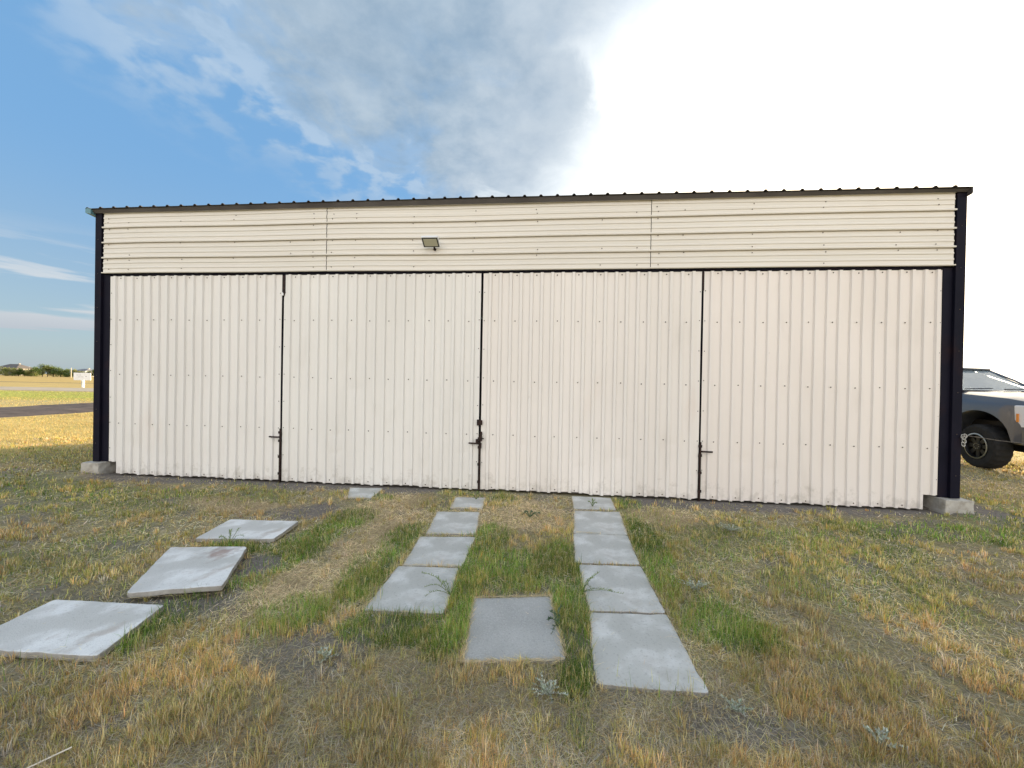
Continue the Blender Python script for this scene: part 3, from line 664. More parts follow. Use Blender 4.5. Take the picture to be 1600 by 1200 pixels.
# ------------------------------------------------------------------ grass
def blade_material(name, trans=.35):
    m = bpy.data.materials.new(name); m.use_nodes = True; nt = m.node_tree; N = nt.nodes; L = nt.links; N.clear()
    at = N.new('ShaderNodeAttribute'); at.attribute_name = 'tint'
    d = N.new('ShaderNodeBsdfDiffuse'); t = N.new('ShaderNodeBsdfTranslucent'); mx = N.new('ShaderNodeMixShader'); mx.inputs[0].default_value = trans
    L.new(at.outputs['Color'], d.inputs[0]); L.new(at.outputs['Color'], t.inputs[0]); L.new(d.outputs[0], mx.inputs[1]); L.new(t.outputs[0], mx.inputs[2])
    o = N.new('ShaderNodeOutputMaterial'); L.new(mx.outputs[0], o.inputs[0]); return m
BM = blade_material('grass_blades')
def blades(name, x, y, z, ln, wd, az, tilt, bend, col, mat=BM):
    """one mesh of bent five-vertex blades; tilt = angle from vertical, bend = extra tilt at the tip"""
    n = len(x); dx, dy = np.cos(az), np.sin(az); sx, sy_ = -dy*wd/2, dx*wd/2
    p0 = np.stack([x, y, z], -1); l1 = ln*.55; l2 = ln*.45
    m = p0 + np.stack([dx*np.sin(tilt)*l1, dy*np.sin(tilt)*l1, np.cos(tilt)*l1], -1)
    tt = tilt+bend; t = m + np.stack([dx*np.sin(tt)*l2, dy*np.sin(tt)*l2, np.cos(tt)*l2], -1)
    t[:, 2] = np.maximum(t[:, 2], z+.002); s = np.stack([sx, sy_, np.zeros(n)], -1)
    V = np.stack([p0-s, p0+s, m+s*.8, m-s*.8, t], 1).reshape(-1, 3)
    b = (np.arange(n)*5)[:, None]; idx = np.concatenate([b+0, b+1, b+2, b+3, b+3, b+2, b+4], 1).astype(np.int32)
    me = bpy.data.meshes.new(name); me.vertices.add(n*5); me.vertices.foreach_set('co', V.astype(np.float32).ravel())
    me.loops.add(idx.size); me.loops.foreach_set('vertex_index', idx.ravel()); me.polygons.add(n*2)
    ls = np.stack([np.arange(n)*7, np.arange(n)*7+4], -1).astype(np.int32); me.polygons.foreach_set('loop_start', ls.ravel()); me.update()
    a = me.color_attributes.new('tint', 'FLOAT_COLOR', 'POINT'); cc = np.repeat(np.concatenate([col, np.ones((n, 1))], 1), 5, 0)
    a.data.foreach_set('color', cc.astype(np.float32).ravel()); me.materials.append(mat)
    o = bpy.data.objects.new(name, me); C.objects.link(o); return o
def wedge(n, r0, r1, a0, a1):
    r = r0*(r1/r0)**RNG.random(n); a = a0+(a1-a0)*RNG.random(n); return np.sin(a)*r, np.cos(a)*r, r
def free(x, y):
    """where plants can grow: not on slabs, not in the hangar, not in footings"""
    ok = slab_dist(x, y) > .004
    ok &= ~((x > -7.45) & (x < 5.55) & (y > 5.55))
    return ok
def palette(cols, n, var=.32):
    cols = np.array(cols); k = RNG.integers(0, len(cols), n); c = cols[k]*(1+(RNG.random((n, 1))-.5)*2*var); return c*(1+(RNG.random((n, 3))-.5)*.12)
DRY = [(.74, .58, .27), (.82, .67, .33), (.62, .47, .21), (.72, .62, .37), (.58, .48, .26), (.86, .76, .46), (.56, .38, .18)]
GRY = [(.62, .54, .41), (.72, .64, .50), (.52, .45, .35), (.78, .71, .57), (.38, .33, .28)]
STR = [(.78, .65, .40), (.72, .58, .34), (.84, .72, .48), (.62, .50, .31)]
GRN = [(.19, .31, .05), (.26, .38, .07), (.14, .24, .04), (.32, .42, .10), (.18, .31, .09)]
OLV = [(.46, .45, .14), (.56, .52, .18), (.36, .37, .11), (.60, .53, .22)]

# (1) flat thatch and straw litter
n = 420000; x, y, r = wedge(n, .9, 15, rad(-74), rad(70)); G, S_, B_ = zones(x, y)
keep = free(x, y) & (RNG.random(n) < np.clip(.95 - .75*B_ - .35*G + .3*S_, .05, 1)); x, y, r, G, S_, B_ = [q[keep] for q in (x, y, r, G, S_, B_)]; n = len(x)
col = palette(GRY, n); k = RNG.random(n) < .35+.3*fbm(x, y, .8, 120); col[k] = palette(DRY, k.sum()); k = RNG.random(n) < S_; col[k] = palette(STR, k.sum())
pt = fbm(x, y, .6, 122, 3); col *= (.72+.50*sst(pt, .32, .66))[:, None]; ln = RNG.uniform(.025, .085, n)*(1+.02*r); wd = RNG.uniform(.0012, .0025, n)*np.maximum(1, r/2.2)
o = blades('straw_litter', x, y, ground_z(x, y)+RNG.uniform(.001, .016, n)+S_*RNG.uniform(0, .02, n), ln, wd, RNG.random(n)*6.283, RNG.uniform(1.25, 1.60, n), RNG.uniform(-.3, .3, n), col)
tag(o, 'pale dry straw and thatch lying flat over the ground', 'straw', kind='stuff')

# (2) upright dry tufts: clumped
nc = 46000; cx_, cy_, cr = wedge(nc, .95, 15, rad(-74), rad(70)); G, S_, B_ = zones(cx_, cy_)
tuft = sst(fbm(cx_, cy_, .24, 130, 3), .40, .60)*(.5+.5*sst(fbm(cx_, cy_, 1.1, 133, 3), .36, .54))
keep = (RNG.random(nc) < np.clip(tuft*(1-.9*B_)*(1-.85*S_)*(1-.35*G)+.03, 0, 1)); cx_, cy_, cr, G = [q[keep] for q in (cx_, cy_, cr, G)]; nc = len(cx_)
per = 19; x = np.repeat(cx_, per); y = np.repeat(cy_, per); r = np.repeat(cr, per); Gr = np.repeat(G, per); n = len(x)
clr = np.repeat(RNG.uniform(.010, .036, nc), per); th = RNG.random(n)*6.283; rr = np.sqrt(RNG.random(n))*clr*(1+.05*r); x = x+np.cos(th)*rr; y = y+np.sin(th)*rr
hh = np.repeat(RNG.uniform(.036, .084, nc), per)*RNG.uniform(.55, 1.2, n)
tone = np.repeat(RNG.random(nc), per); col = palette(DRY, n); k = (tone > .50)&(tone < .80); col[k] = palette(OLV, k.sum()); k = tone > .90; col[k] = palette(GRY, k.sum())
k = RNG.random(n) < Gr*.8; col[k] = palette(OLV, k.sum())
gl_ = RNG.random(n) < .10; col[gl_] *= np.array([1.05, .8, .62])
pt = fbm(x, y, .9, 136, 3); col *= (.80+.42*sst(pt, .30, .68))[:, None]; k = sst(fbm(x, y, .45, 139, 3), .42, .66)[:, None]*RNG.random((n, 1)); col *= (1-k)+k*np.array([1.0, .84, .74])
keep = free(x, y); x, y, r, th, hh, col = [q[keep] for q in (x, y, r, th, hh, col)]; n = len(x)
o = blades('dry_grass', x, y, ground_z(x, y)-.003, hh, RNG.uniform(.0016, .0032, n)*np.maximum(1, r/2.8), th+RNG.normal(0, .5, n), RNG.uniform(.03, .55, n), RNG.uniform(-.1, .7, n), col)
tag(o, 'short golden brown dry grass in upright mown tufts', 'grass', kind='stuff')

# (3) green grass
n = 680000; x, y, r = wedge(n, .95, 15, rad(-74), rad(70)); G, S_, B_ = zones(x, y)
cl = sst(fbm(x, y, .18, 140, 3), .36, .58)
keep = free(x, y) & (RNG.random(n) < np.clip(G**1.3*(.35+.65*cl)*(1-.7*B_)+.03, 0, 1)); x, y, r, G = [q[keep] for q in (x, y, r, G)]; n = len(x)
edge = np.clip(1-slab_dist(x, y)/.12, 0, 1)
ln = RNG.uniform(.030, .080, n)*(.55+.65*G)*(1+.35*edge)
col = palette(GRN, n); col *= (.6+.65*sst(fbm(x, y, .5, 143, 3), .3, .66))[:, None]; k = RNG.random(n) < 1.15-G*1.05; col[k] = palette(OLV, k.sum()); k = RNG.random(n) < .12; col[k] = palette(DRY, k.sum())
o = blades('green_grass', x, y, ground_z(x, y)-.003, ln, RNG.uniform(.0018, .0036, n)*np.maximum(1, r/2.8), RNG.random(n)*6.283, RNG.uniform(.03, .7, n), RNG.uniform(-.1, .8, n), col)
tag(o, 'fresh green grass growing in strips between and beside the slabs', 'grass', kind='stuff')

# (4) straw edging round the slabs and sparse taller stems
P_, Q_ = [], []
for key, q in SLABS:
    cnt = {'C': 900, 'M4': 500, 'R2': 500, 'M3': 400}.get(key, 260)
    for s in range(4):
        if key[0] == 'R' and s in (0, 2) and random.random() < .99 and not (key == 'R2' and s == 0): continue
        a, b = Vector(q[s][:2]), Vector(q[(s+1) % 4][:2])
        if s == 1: b, a = a, b
        for _ in range(cnt//4):
            t = random.random(); p = a.lerp(b, t); d = (b-a).normalized(); P_.append((p.x+random.gauss(0, .007), p.y+random.gauss(0, .007))); Q_.append(math.atan2(d.y, d.x)+random.gauss(0, .35))
loose_n = len(P_)
P_ = np.array(P_); Q_ = np.array(Q_); sdist = slab_dist(P_[:, 0], P_[:, 1]); k = (sdist > -.010) & (P_[:, 1] < 5.5); P_ = P_[k]; Q_ = Q_[k]; n = len(P_)
o = blades('slab_edge_straw', P_[:, 0], P_[:, 1], np.full(n, .020), RNG.uniform(.03, .09, n), RNG.uniform(.0014, .0026, n), Q_, RNG.uniform(1.45, 1.6, n), RNG.uniform(-.1, .1, n), palette(STR, n))
tag(o, 'pale straw strands caught along the edges of the slabs', 'straw', kind='stuff')
lx, ly, lz = [], [], []
for key, q in SLABS:
    for _ in range({'R2': 40, 'M4': 70, 'L4': 50, 'R1': 40}.get(key, 22)):
        u, v = random.random(), random.random()
        if random.random() < .6: u = random.choice((random.uniform(.0, .12), random.uniform(.88, 1)))
        p = (Vector(q[0])*(1-u)+Vector(q[1])*u)*(1-v) + (Vector(q[3])*(1-u)+Vector(q[2])*u)*v; lx.append(p.x); ly.append(p.y); lz.append(p.z+.003)
for _ in range(90): lx.append(.34+random.random()**1.5*.26); ly.append(4.25+random.gauss(0, .012)); lz.append(.018)
n = len(lx); az_ = RNG.random(n)*6.283; az_[-90:] = RNG.normal(0, .25, 90)
o = blades('loose_straw', np.array(lx), np.array(ly), np.array(lz), RNG.uniform(.015, .055, n), RNG.uniform(.0012, .0022, n), az_, RNG.uniform(1.5, 1.57, n), RNG.uniform(-.05, .05, n), palette(STR, n))
tag(o, 'loose straw bits blown onto the slabs', 'straw', kind='stuff')

# (5) the mown field to the left and behind, sparse and coarse
n = 150000; r = 9*(60/9)**RNG.random(n); a_ = rad(-80)+RNG.random(n)*rad(35); x, y = np.sin(a_)*r, np.cos(a_)*r
n2 = 50000; r2_ = 9*(40/9)**RNG.random(n2); a2 = rad(38)+RNG.random(n2)*rad(25); x = np.append(x, np.sin(a2)*r2_); y = np.append(y, np.cos(a2)*r2_); r = np.append(r, r2_)
keep = free(x, y) & ((x < -8.2) | (x > 6)) & ~((x < -19.4) & (x > -25.8)) & (RNG.random(len(x)) < .25+.9*fbm(x, y, .9, 150)) & ((x > 0) | (y > 5.6))
zc_ = -x*sy + y*cy; keep &= ~((zc_ > 35.5) & (zc_ < 46)); x, y, r, zc_ = x[keep], y[keep], r[keep], zc_[keep]; n = len(x)
col = palette([(.60, .44, .17), (.52, .38, .14), (.66, .50, .22), (.44, .36, .13)], n); k = (zc_ > 26) & (zc_ < 35); col[k] = palette([(.34, .40, .10), (.42, .42, .13)], k.sum())
k = RNG.random(n) < .12; col[k] = palette(OLV, k.sum())
o = blades('field_grass', x, y, ground_z(x, y)-.004, RNG.uniform(.03, .075, n), RNG.uniform(.004, .008, n)*np.maximum(1, r/12), RNG.random(n)*6.283, RNG.uniform(.1, .8, n), RNG.uniform(0, .8, n), col)
tag(o, 'sunlit golden mown grass of the open airfield', 'grass', kind='stuff')

# (6) pebbles and soil crumbs
n = 9000; x, y, r = wedge(n, .95, 11, rad(-70), rad(64)); G, S_, B_ = zones(x, y); keep = free(x, y) & (RNG.random(n) < B_+.06); x, y, r = x[keep], y[keep], r[keep]
z = ground_z(x, y); me = bpy.data.meshes.new('gravel'); V = []; F = []; base = np.array([(1, 0, 0), (0, 1, 0), (-1, 0, 0), (0, -1, 0), (0, 0, .8), (0, 0, -.8)]); FI = [(0, 1, 4), (1, 2, 4), (2, 3, 4), (3, 0, 4), (1, 0, 5), (2, 1, 5), (3, 2, 5), (0, 3, 5)]
for i in range(len(x)):
    s = random.uniform(.002, .0065)*(2.2 if random.random() < .06 else 1)*max(1, r[i]/3.5); p = base*s*RNG.uniform(.6, 1.3, (6, 3)); a_ = random.random()*6.28; c_, s_ = math.cos(a_), math.sin(a_)
    p = np.stack([p[:, 0]*c_-p[:, 1]*s_, p[:, 0]*s_+p[:, 1]*c_, p[:, 2]], -1)+np.array([x[i], y[i], z[i]+s*.3]); k = len(V); V += [tuple(q) for q in p]; F += [tuple(k+j for j in f) for f in FI]
me.from_pydata(V, [], F); me.materials.append(noisy('pebble', [(.35, (.14, .12, .10)), (.5, (.28, .25, .21)), (.68, (.55, .52, .47))], scale=9, rough=.9)); o = bpy.data.objects.new('gravel', me); C.objects.link(o)
tag(o, 'scattered small pebbles and crumbs of soil on bare ground', 'gravel', kind='stuff')

# ------------------------------------------------------------------ single plants
def leafy(name, base, label, cat, group, stems, leaf_len, leaf_w, cols, stemcol=(.10, .13, .05), per=9, spread=1.):
    """stems: list of point lists relative to base; paired small leaves along each"""
    root = empty(name, base, label=label, cat=cat, group=group)
    bm = bmesh.new(); LX = []
    for pts in stems:
        tube(bm, pts, [.0020-.0013*i/(len(pts)-1) for i in range(len(pts))], 5)
    finish('stem', bm, material(name+'_stem', stemcol, .8), root)
    X_, Y_, Z_, L_, A_ = [], [], [], [], []
    for pts in stems:
        pts = [Vector(p) for p in pts]
        for s in range(len(pts)-1):
            for k in range(per):
                t = (k+random.random())/per; p = pts[s].lerp(pts[s+1], t); d = (pts[s+1]-pts[s]).normalized()
                X_.append(p.x); Y_.append(p.y); Z_.append(p.z); L_.append(leaf_len*random.uniform(.5, 1.15)); A_.append(math.atan2(d.y, d.x)+random.choice((-1, 1))*random.uniform(.3, 1.3))
    n = len(X_); o = blades('leaf_cluster', np.array(X_), np.array(Y_), np.array(Z_), np.array(L_), np.full(n, leaf_w)*RNG.uniform(.7, 1.3, n), np.array(A_), RNG.uniform(.5, 1.4, n)*spread, RNG.uniform(-.3, .5, n), palette(cols, n))
    o.parent = root; return root
def arc(dx, dy, h0, h1, n=5, wob=.01):
    return [(dx*t+random.uniform(-wob, wob)*t, dy*t+random.uniform(-wob, wob)*t, .01+h0*math.sin(math.pi*min(1, t*1.0))+h1*t) for t in [i/(n-1) for i in range(n)]]
WG = [(.22, .29, .09), (.28, .34, .12), (.17, .23, .07)]; SG = [(.52, .55, .44), (.40, .44, .34), (.62, .64, .54), (.30, .34, .24)]
leafy('weed', (-.70, 2.85, .015), 'low green weed creeping over the right edge of the nearest middle row slab', 'weed', 'weeds growing round the slabs',
      [arc(-.30, .22, .05, .04), arc(-.22, .05, .05, .02), arc(-.16, .16, .03, .04), arc(-.18, -.08, .04, .02), arc(.06, .1, .05, .05), arc(-.08, .02, .07, .05)], .019, .0045, WG)
leafy('weed', (.30, 3.02, .015), 'dark green weed sprawling over the left edge of a right row slab with pale smears', 'weed', 'weeds growing round the slabs',
      [arc(.24, .01, .03, .01), arc(.15, .20, .03, .06), arc(.10, .12, .04, .05), arc(.30, -.02, .02, .02), arc(.06, -.05, .06, .04), arc(-.05, .05, .05, .04)], .019, .005, WG)
leafy('weed', (-3.03, 3.44, .01), 'small green weed at the front edge of the farthest lifted pale slab', 'weed', 'weeds growing round the slabs',
      [arc(-.05, .06, .03, .12), arc(.04, .08, .03, .14), arc(.12, .03, .05, .08), arc(-.12, .0, .05, .06), arc(.2, .02, .04, .04), arc(.0, .02, .02, .15)], .022, .005, WG)
leafy('weed', (.10, 2.58, .012), 'tiny bluish weed along the right edge of the lone coarse grey slab', 'weed', 'weeds growing round the slabs',
      [arc(-.05, .12, .03, .02), arc(-.06, .02, .03, .02), arc(-.04, -.12, .03, .02), arc(.02, .2, .03, .02)], .022, .007, [(.14, .19, .12), (.10, .15, .09)])
leafy('weed', (-.95, 5.22, .01), 'small weed sprouting from straw by the slab under the middle latch', 'weed', 'weeds growing round the slabs', [arc(.1, -.05, .03, .05), arc(-.08, -.03, .03, .06), arc(.02, .03, .02, .10)], .03, .007, WG)
leafy('weed', (.62, 5.12, .02), 'weed growing on the farthest slab of the right row by the door', 'weed', 'weeds growing round the slabs', [arc(.06, -.03, .03, .05), arc(-.06, -.02, .03, .06), arc(.0, .03, .02, .09), arc(.03, .02, .02, .08)], .03, .006, WG)
leafy('weed', (-.18, 4.62, .01), 'dark green weed in the straw between the middle and right rows', 'weed', 'weeds growing round the slabs', [arc(.1, -.05, .04, .03), arc(-.1, -.03, .04, .03), arc(.02, .07, .03, .04), arc(-.07, .06, .03, .04), arc(.12, .05, .03, .03)], .03, .008, [(.10, .15, .09), (.13, .18, .10)])
SAGE = [(.04, 2.02, 'grey green sage clump just below the lone coarse grey slab', 1.), (.98, 2.02, 'sage clump at the near right corner of the largest right row slab', .8),
        (1.22, 3.2, 'bluish sage clump right of the right row with whitish leaf tips', 1.25), (1.55, 1.9, 'silver sage clump on bare ground low right of the rows', .9),
        (2.1, 4.55, 'wide dull green sage clump in the grass below the third door gap', 1.6), (2.55, 1.95, 'pale sage clump in dry grass far right in the foreground', .8), (-1.25, 2.12, 'thin grey sage clump on gravelly dirt before the middle row', .7)]
for sx_, sy2, lb, sc_ in SAGE:
    st = []
    for _ in range(int(16*sc_)):
        a_ = random.random()*6.28; q = random.uniform(.03, .10)*sc_; st.append(arc(math.cos(a_)*q, math.sin(a_)*q, .01, random.uniform(.02, .05), 4))
    leafy('sage_plant', (sx_, sy2, 0), lb, 'plant', 'sage plants in the grass', st, .014, .007, SG, (.25, .24, .18), per=7)
# thin upright stems in front of the slabs
def stalks(name, base, label, n, h, w):
    X_ = RNG.normal(0, w, n); Y_ = RNG.normal(0, w*.5, n)
    o = blades(name, X_, Y_, np.zeros(n), RNG.uniform(.5, 1.1, n)*h, np.full(n, .0028), RNG.random(n)*6.28, RNG.uniform(.0, .25, n), RNG.uniform(0, .4, n), palette(GRN+OLV, n)); o.location = base
    tag(o, label, 'grass tuft', 'tall grass tufts beside the slabs')
stalks('grass_tuft', (-2.44, 2.05, 0), 'tall thin green grass tuft at the right edge of the lower left slab', 26, .19, .05)
stalks('grass_tuft', (-2.80, 1.86, 0), 'sparse tall grass stems in front of the lower left slab', 12, .17, .12)
stalks('grass_tuft', (.62, 2.09, 0), 'sparse upright grass stems at the near edge of the largest right row slab', 22, .14, .14)
stalks('grass_tuft', (-1.36, 2.75, 0), 'dense green grass tuft left of the nearest middle row slab', 90, .15, .07)
stalks('grass_tuft', (-1.75, 2.30, 0), 'tall yellowish green grass tuft between the left and middle rows', 120, .14, .12)
stalks('grass_tuft', (1.28, 2.62, 0), 'thick dark green grass tuft right of the right row', 150, .13, .11)
stalks('grass_tuft', (-.62, 5.42, 0), 'green grass tuft against the foot of the third door leaf', 60, .13, .08)
stalks('grass_tuft', (4.55, 5.48, 0), 'single thin green stem before the fourth door leaf', 3, .22, .02)
# a pale twig
bm = bmesh.new(); tube(bm, [(-2.35, 1.30, .03), (-2.20, 1.36, .035), (-2.10, 1.37, .03), (-2.0, 1.46, .05)], .0035, 5); tube(bm, [(-2.10, 1.37, .03), (-2.12, 1.28, .03)], .003, 5)
o = finish('twig', bm, material('bleached_twig', (.6, .55, .45), .8)); tag(o, 'bleached forked twig on dry grass at the lower left edge', 'twig')

# ------------------------------------------------------------------ truck (front to -Y, its right side to -X)
def make_truck():
    T = empty('pickup_truck', (10.06, 8.02, 0.01), rad(-90), label='dark blue grey pickup truck parked beside the hangar, its nose toward the camera side', cat='truck')
    # local: +x forward is mapped below; s = distance back from the nose, w = lateral
    paint = material('dark_blue_grey_paint', (.095, .105, .125), .35, .3, .5); paint.node_tree.nodes['Principled BSDF'].inputs['Coat Weight'].default_value = 1.; paint.node_tree.nodes['Principled BSDF'].inputs['Coat Roughness'].default_value = .04
    chrome = material('chrome', (.34, .35, .37), .3, 1.); rubber = noisy('tyre_rubber', [(.3, (.012, .012, .012)), (.7, (.025, .024, .023))], scale=12, rough=.85)
    glass = material('car_glass', (.62, .74, .80), .04, 0, .8); glass.node_tree.nodes['Principled BSDF'].inputs['Transmission Weight'].default_value = .75
    hl = material('headlight_glass', (.75, .76, .78), .12, 0, .8); amber = material('amber_marker', (.8, .28, .05), .2); dark = MT['black']; cloth = material('grey_seat_fabric', (.22, .21, .20), .9)
    LEN = 6.1; H = 1.0; wf, wr = .95, 5.05; rx, rz, zc = .62, .66, .53
    def prof_z(s):
        return np.interp(s, [0, .06, .5, 1.5, 1.75, 3.9, 4.0, LEN-.05, LEN], [1.36, 1.44, 1.52, 1.60, 1.60, 1.60, 1.58, 1.56, 1.5])
    def bottom(s):
        z = .60
        for c in (wf, wr):
            d = abs(s-c)
            if d < rx: z = max(z, zc+rz*math.sqrt(1-(d/rx)**2))
        return z
    ss_ = sorted(set([0, .06, .2, .3] + [round(wf-rx+rx*2*k/16, 4) for k in range(17)] + [1.75, 2.0, 2.5, 3.0, 3.5, 3.9, 4.0] + [round(wr-rx+rx*2*k/16, 4) for k in range(17)] + [5.9, LEN-.05, LEN]))
    bm = bmesh.new(); prev = None
    for s in ss_:
        zt = float(prof_z(s)); zb = bottom(s); nose = min(1, (s+.25)/.5) if s < .25 else 1; hw = H*(.90+.10*nose)
        crown = .05 if s < 1.75 else 0.
        fl_ = .025 if min(abs(s-wf), abs(s-wr)) < rx+.03 else 0
        sec = [(hw-.03, zb), (hw+fl_, zb+.03), (hw+fl_*.6, zb+(zt-zb)*.45), (hw-.015, zt-.12), (hw-.07, zt-.03), (hw-.20, zt+crown*.3), (0, zt+crown)]
        full = sec + [(-a, b) for a, b in sec[-2::-1]]
        cur = [bm.verts.new((-s, w, z)) for w, z in full]
        if prev:
            for k in range(len(cur)-1): bm.faces.new((prev[k], prev[k+1], cur[k+1], cur[k]))
            bm.faces.new((prev[-1], prev[0], cur[0], cur[-1]))
        else: bm.faces.new(cur)
        prev = cur
    bm.faces.new(prev[::-1]); bmesh.ops.recalc_face_normals(bm, faces=bm.faces)
    body = finish('body', bm, paint, T, smooth=True); body.modifiers.new('split', 'EDGE_SPLIT').split_angle = rad(38)
    # wheel wells and underside
    bm = bmesh.new(); box(bm, -LEN+.2, -.25, -.60, .60, .42, 1.0); finish('chassis', bm, dark, T)
    # cab: tapered greenhouse
    cab_b = [(-1.60, .90), (-3.95, .90)]; bm = bmesh.new()
    bot = [(-1.55, 1.60, .91), (-3.95, 1.60, .91)]; top = [(-2.45, 2.13, .72), (-3.70, 2.13, .72)]
    pil = []
    def quadp(a, b, c, d, m=0): f = bm.faces.new([bm.verts.new(p) for p in (a, b, c, d)]); f.material_index = m
    def P3(t, s): return (t[0], s*t[2], t[1])
    # roof slab
    rbm = bmesh.new(); pts = []
    for u in range(7):
        for v in range(7):
            fx = u/6; fy = v/6*2-1; x_ = -2.42-(1.30)*fx; pts.append(rbm.verts.new((x_, fy*.735, 2.13+.055*(1-fy*fy)*(1-(2*fx-1)**4*.7))))
    for u in range(6):
        for v in range(6): rbm.faces.new((pts[u*7+v], pts[(u+1)*7+v], pts[(u+1)*7+v+1], pts[u*7+v+1]))
    ro = finish('roof', rbm, paint, T, smooth=True); sm = ro.modifiers.new('t', 'SOLIDIFY'); sm.thickness = .04
    for s in (1, -1):
        bm = bmesh.new(); tube(bm, [P3((-1.56, 1.59, .90), s), P3((-2.0, 1.88, .82), s), P3((-2.46, 2.13, .73), s)], [.022, .020, .022], 8)
        tube(bm, [P3((-2.95, 1.58, .93), s), P3((-2.98, 2.12, .73), s)], .035, 8); tube(bm, [P3((-3.95, 1.58, .92), s), P3((-3.70, 2.12, .73), s)], .06, 8)
        tube(bm, [P3((-2.44, 2.135, .73), s), P3((-3.72, 2.135, .73), s)], .03, 8)
        finish('pillar', bm, paint, T)
        bm = bmesh.new(); bm.faces.new([bm.verts.new(P3(p, s)) for p in ((-1.66, 1.60, .90), (-2.93, 1.60, .905), (-2.95, 2.11, .74), (-2.48, 2.11, .735))]); bm.faces.new([bm.verts.new(P3(p, s)) for p in ((-2.98, 1.60, .905), (-3.92, 1.60, .90), (-3.70, 2.11, .735), (-3.0, 2.11, .74))])
        finish('side_window', bm, glass, T)
    bm = bmesh.new(); bm.faces.new([bm.verts.new(p) for p in ((-1.56, -.88, 1.60), (-1.56, .88, 1.60), (-2.45, .71, 2.125), (-2.45, -.71, 2.125))]); finish('windshield', bm, glass, T)
    bm = bmesh.new(); bm.faces.new([bm.verts.new(p) for p in ((-3.94, .88, 1.60), (-3.94, -.88, 1.60), (-3.70, -.71, 2.125), (-3.70, .71, 2.125))]); finish('rear_window', bm, glass, T)
    bm = bmesh.new(); box(bm, -1.60, -1.42, -.90, .90, 1.615, 1.640); tube(bm, [(-1.47, -.75, 1.665), (-1.56, -.1, 1.69)], .011, 6); tube(bm, [(-1.47, .05, 1.668), (-1.56, .72, 1.685)], .011, 6); finish('wiper', bm, dark, T)
    for s in (1, -1):
        bm = bmesh.new(); box(bm, -2.75, -2.60, s*.42-.26, s*.42+.26, 1.3, 1.86); box(bm, -2.74, -2.64, s*.42-.13, s*.42+.13, 1.88, 2.02); bmesh.ops.bevel(bm, geom=bm.edges[:], offset=.03, segments=2, affect='EDGES'); finish('seat', bm, cloth, T)
        bm = bmesh.new(); box(bm, -1.98, -1.80, s*1.12-.13 if s > 0 else -1.25, s*1.12+.13 if s > 0 else -.99, 1.62, 1.90); bmesh.ops.bevel(bm, geom=bm.edges[:], offset=.03, segments=2, affect='EDGES'); finish('mirror', bm, dark, T)
        # headlight wraps the corner
        bm = bmesh.new(); pr = [(-.30, 1.012), (-.02, .955), (.028, .86), (.028, .62), (-.02, .62), (-.28, .90)]
        A = [bm.verts.new((a, s*b, .93)) for a, b in pr]; B2 = [bm.verts.new((a-.02, s*b, 1.36)) for a, b in pr]
        bm.faces.new(A); bm.faces.new(B2[::-1])
        for k in range(6): bm.faces.new((A[k], B2[k], B2[(k+1) % 6], A[(k+1) % 6]))
        bmesh.ops.recalc_face_normals(bm, faces=bm.faces); h_ = finish('headlight', bm, hl, T); bv = h_.modifiers.new('b', 'BEVEL'); bv.width = .02; bv.segments = 3
        bm = bmesh.new(); box(bm, -.27, -.235, min(s*1.004, s*1.018), max(s*1.004, s*1.018), 1.04, 1.20); finish('side_marker', bm, amber, h_)
        bm = bmesh.new(); box(bm, -4.0, -1.75, s*.98-.08, s*.98+.08, .46, .52); finish('side_step', bm, dark, T)
        bm = bmesh.new(); box(bm, -2.55, -2.40, s*1.005-.008, s*1.005+.012, 1.32, 1.36); finish('door_handle', bm, chrome, T)
        bm = bmesh.new(); box(bm, -LEN-.012, -LEN+.05, s*.90-.08, s*.90+.08, 1.0, 1.42); finish('taillight', bm, material('red_lens', (.4, .02, .02), .2), T)
    bm = bmesh.new(); box(bm, .0, .05, -.60, .60, .92, 1.36)
    finish('grille', bm, dark, T)
    bm = bmesh.new()
    for k in range(4): box(bm, .052, .066, -.58, .58, .96+k*.105, 1.0+k*.105)
    finish('grille_bar', bm, chrome, T)
    def bumper(x0, x1, z0, z1, nm):
        bm = bmesh.new(); box(bm, x0, x1, -1.0, 1.0, z0, z1); bmesh.ops.subdivide_edges(bm, edges=[e for e in bm.edges if abs(e.verts[0].co.y-e.verts[1].co.y) > .5], cuts=8)
        for v in bm.verts: v.co.x += (-.18*abs(v.co.y)**3)*(1 if x1 > -1 else -1)
        bmesh.ops.bevel(bm, geom=bm.edges[:], offset=.012, segments=2, affect='EDGES'); finish(nm, bm, paint, T)
    bumper(-.02, .22, .60, .90, 'front_bumper'); bumper(-LEN-.2, -LEN-.0, .6, .8, 'rear_bumper')
    bm = bmesh.new(); box(bm, -.25, .12, -.85, .85, .50, .585); finish('air_dam', bm, dark, T)
    # wheels
    def wheel():
        R_ = .465; w = .30; bm = bmesh.new(); n = 48; prof = [(.27, -.13), (.29, -.15), (.40, -.152), (.445, -.135), (R_, -.10), (R_, 0), (R_, .10), (.445, .135), (.40, .152), (.29, .15), (.27, .13)]; rings = []
        for k in range(n):
            a_ = 2*math.pi*k/n; rings.append([bm.verts.new(((r-(0.012 if (k % 2 and r > .43) else 0))*math.cos(a_), w_, (r-(0.012 if (k % 2 and r > .43) else 0))*math.sin(a_))) for r, w_ in prof])
        for k in range(n):
            a, b = rings[k], rings[(k+1) % n]
            for j in range(len(prof)-1): bm.faces.new((a[j], a[j+1], b[j+1], b[j]))
            bm.faces.new((a[-1], a[0], b[0], b[-1]))
        bmesh.ops.recalc_face_normals(bm, faces=bm.faces); tyre = bm
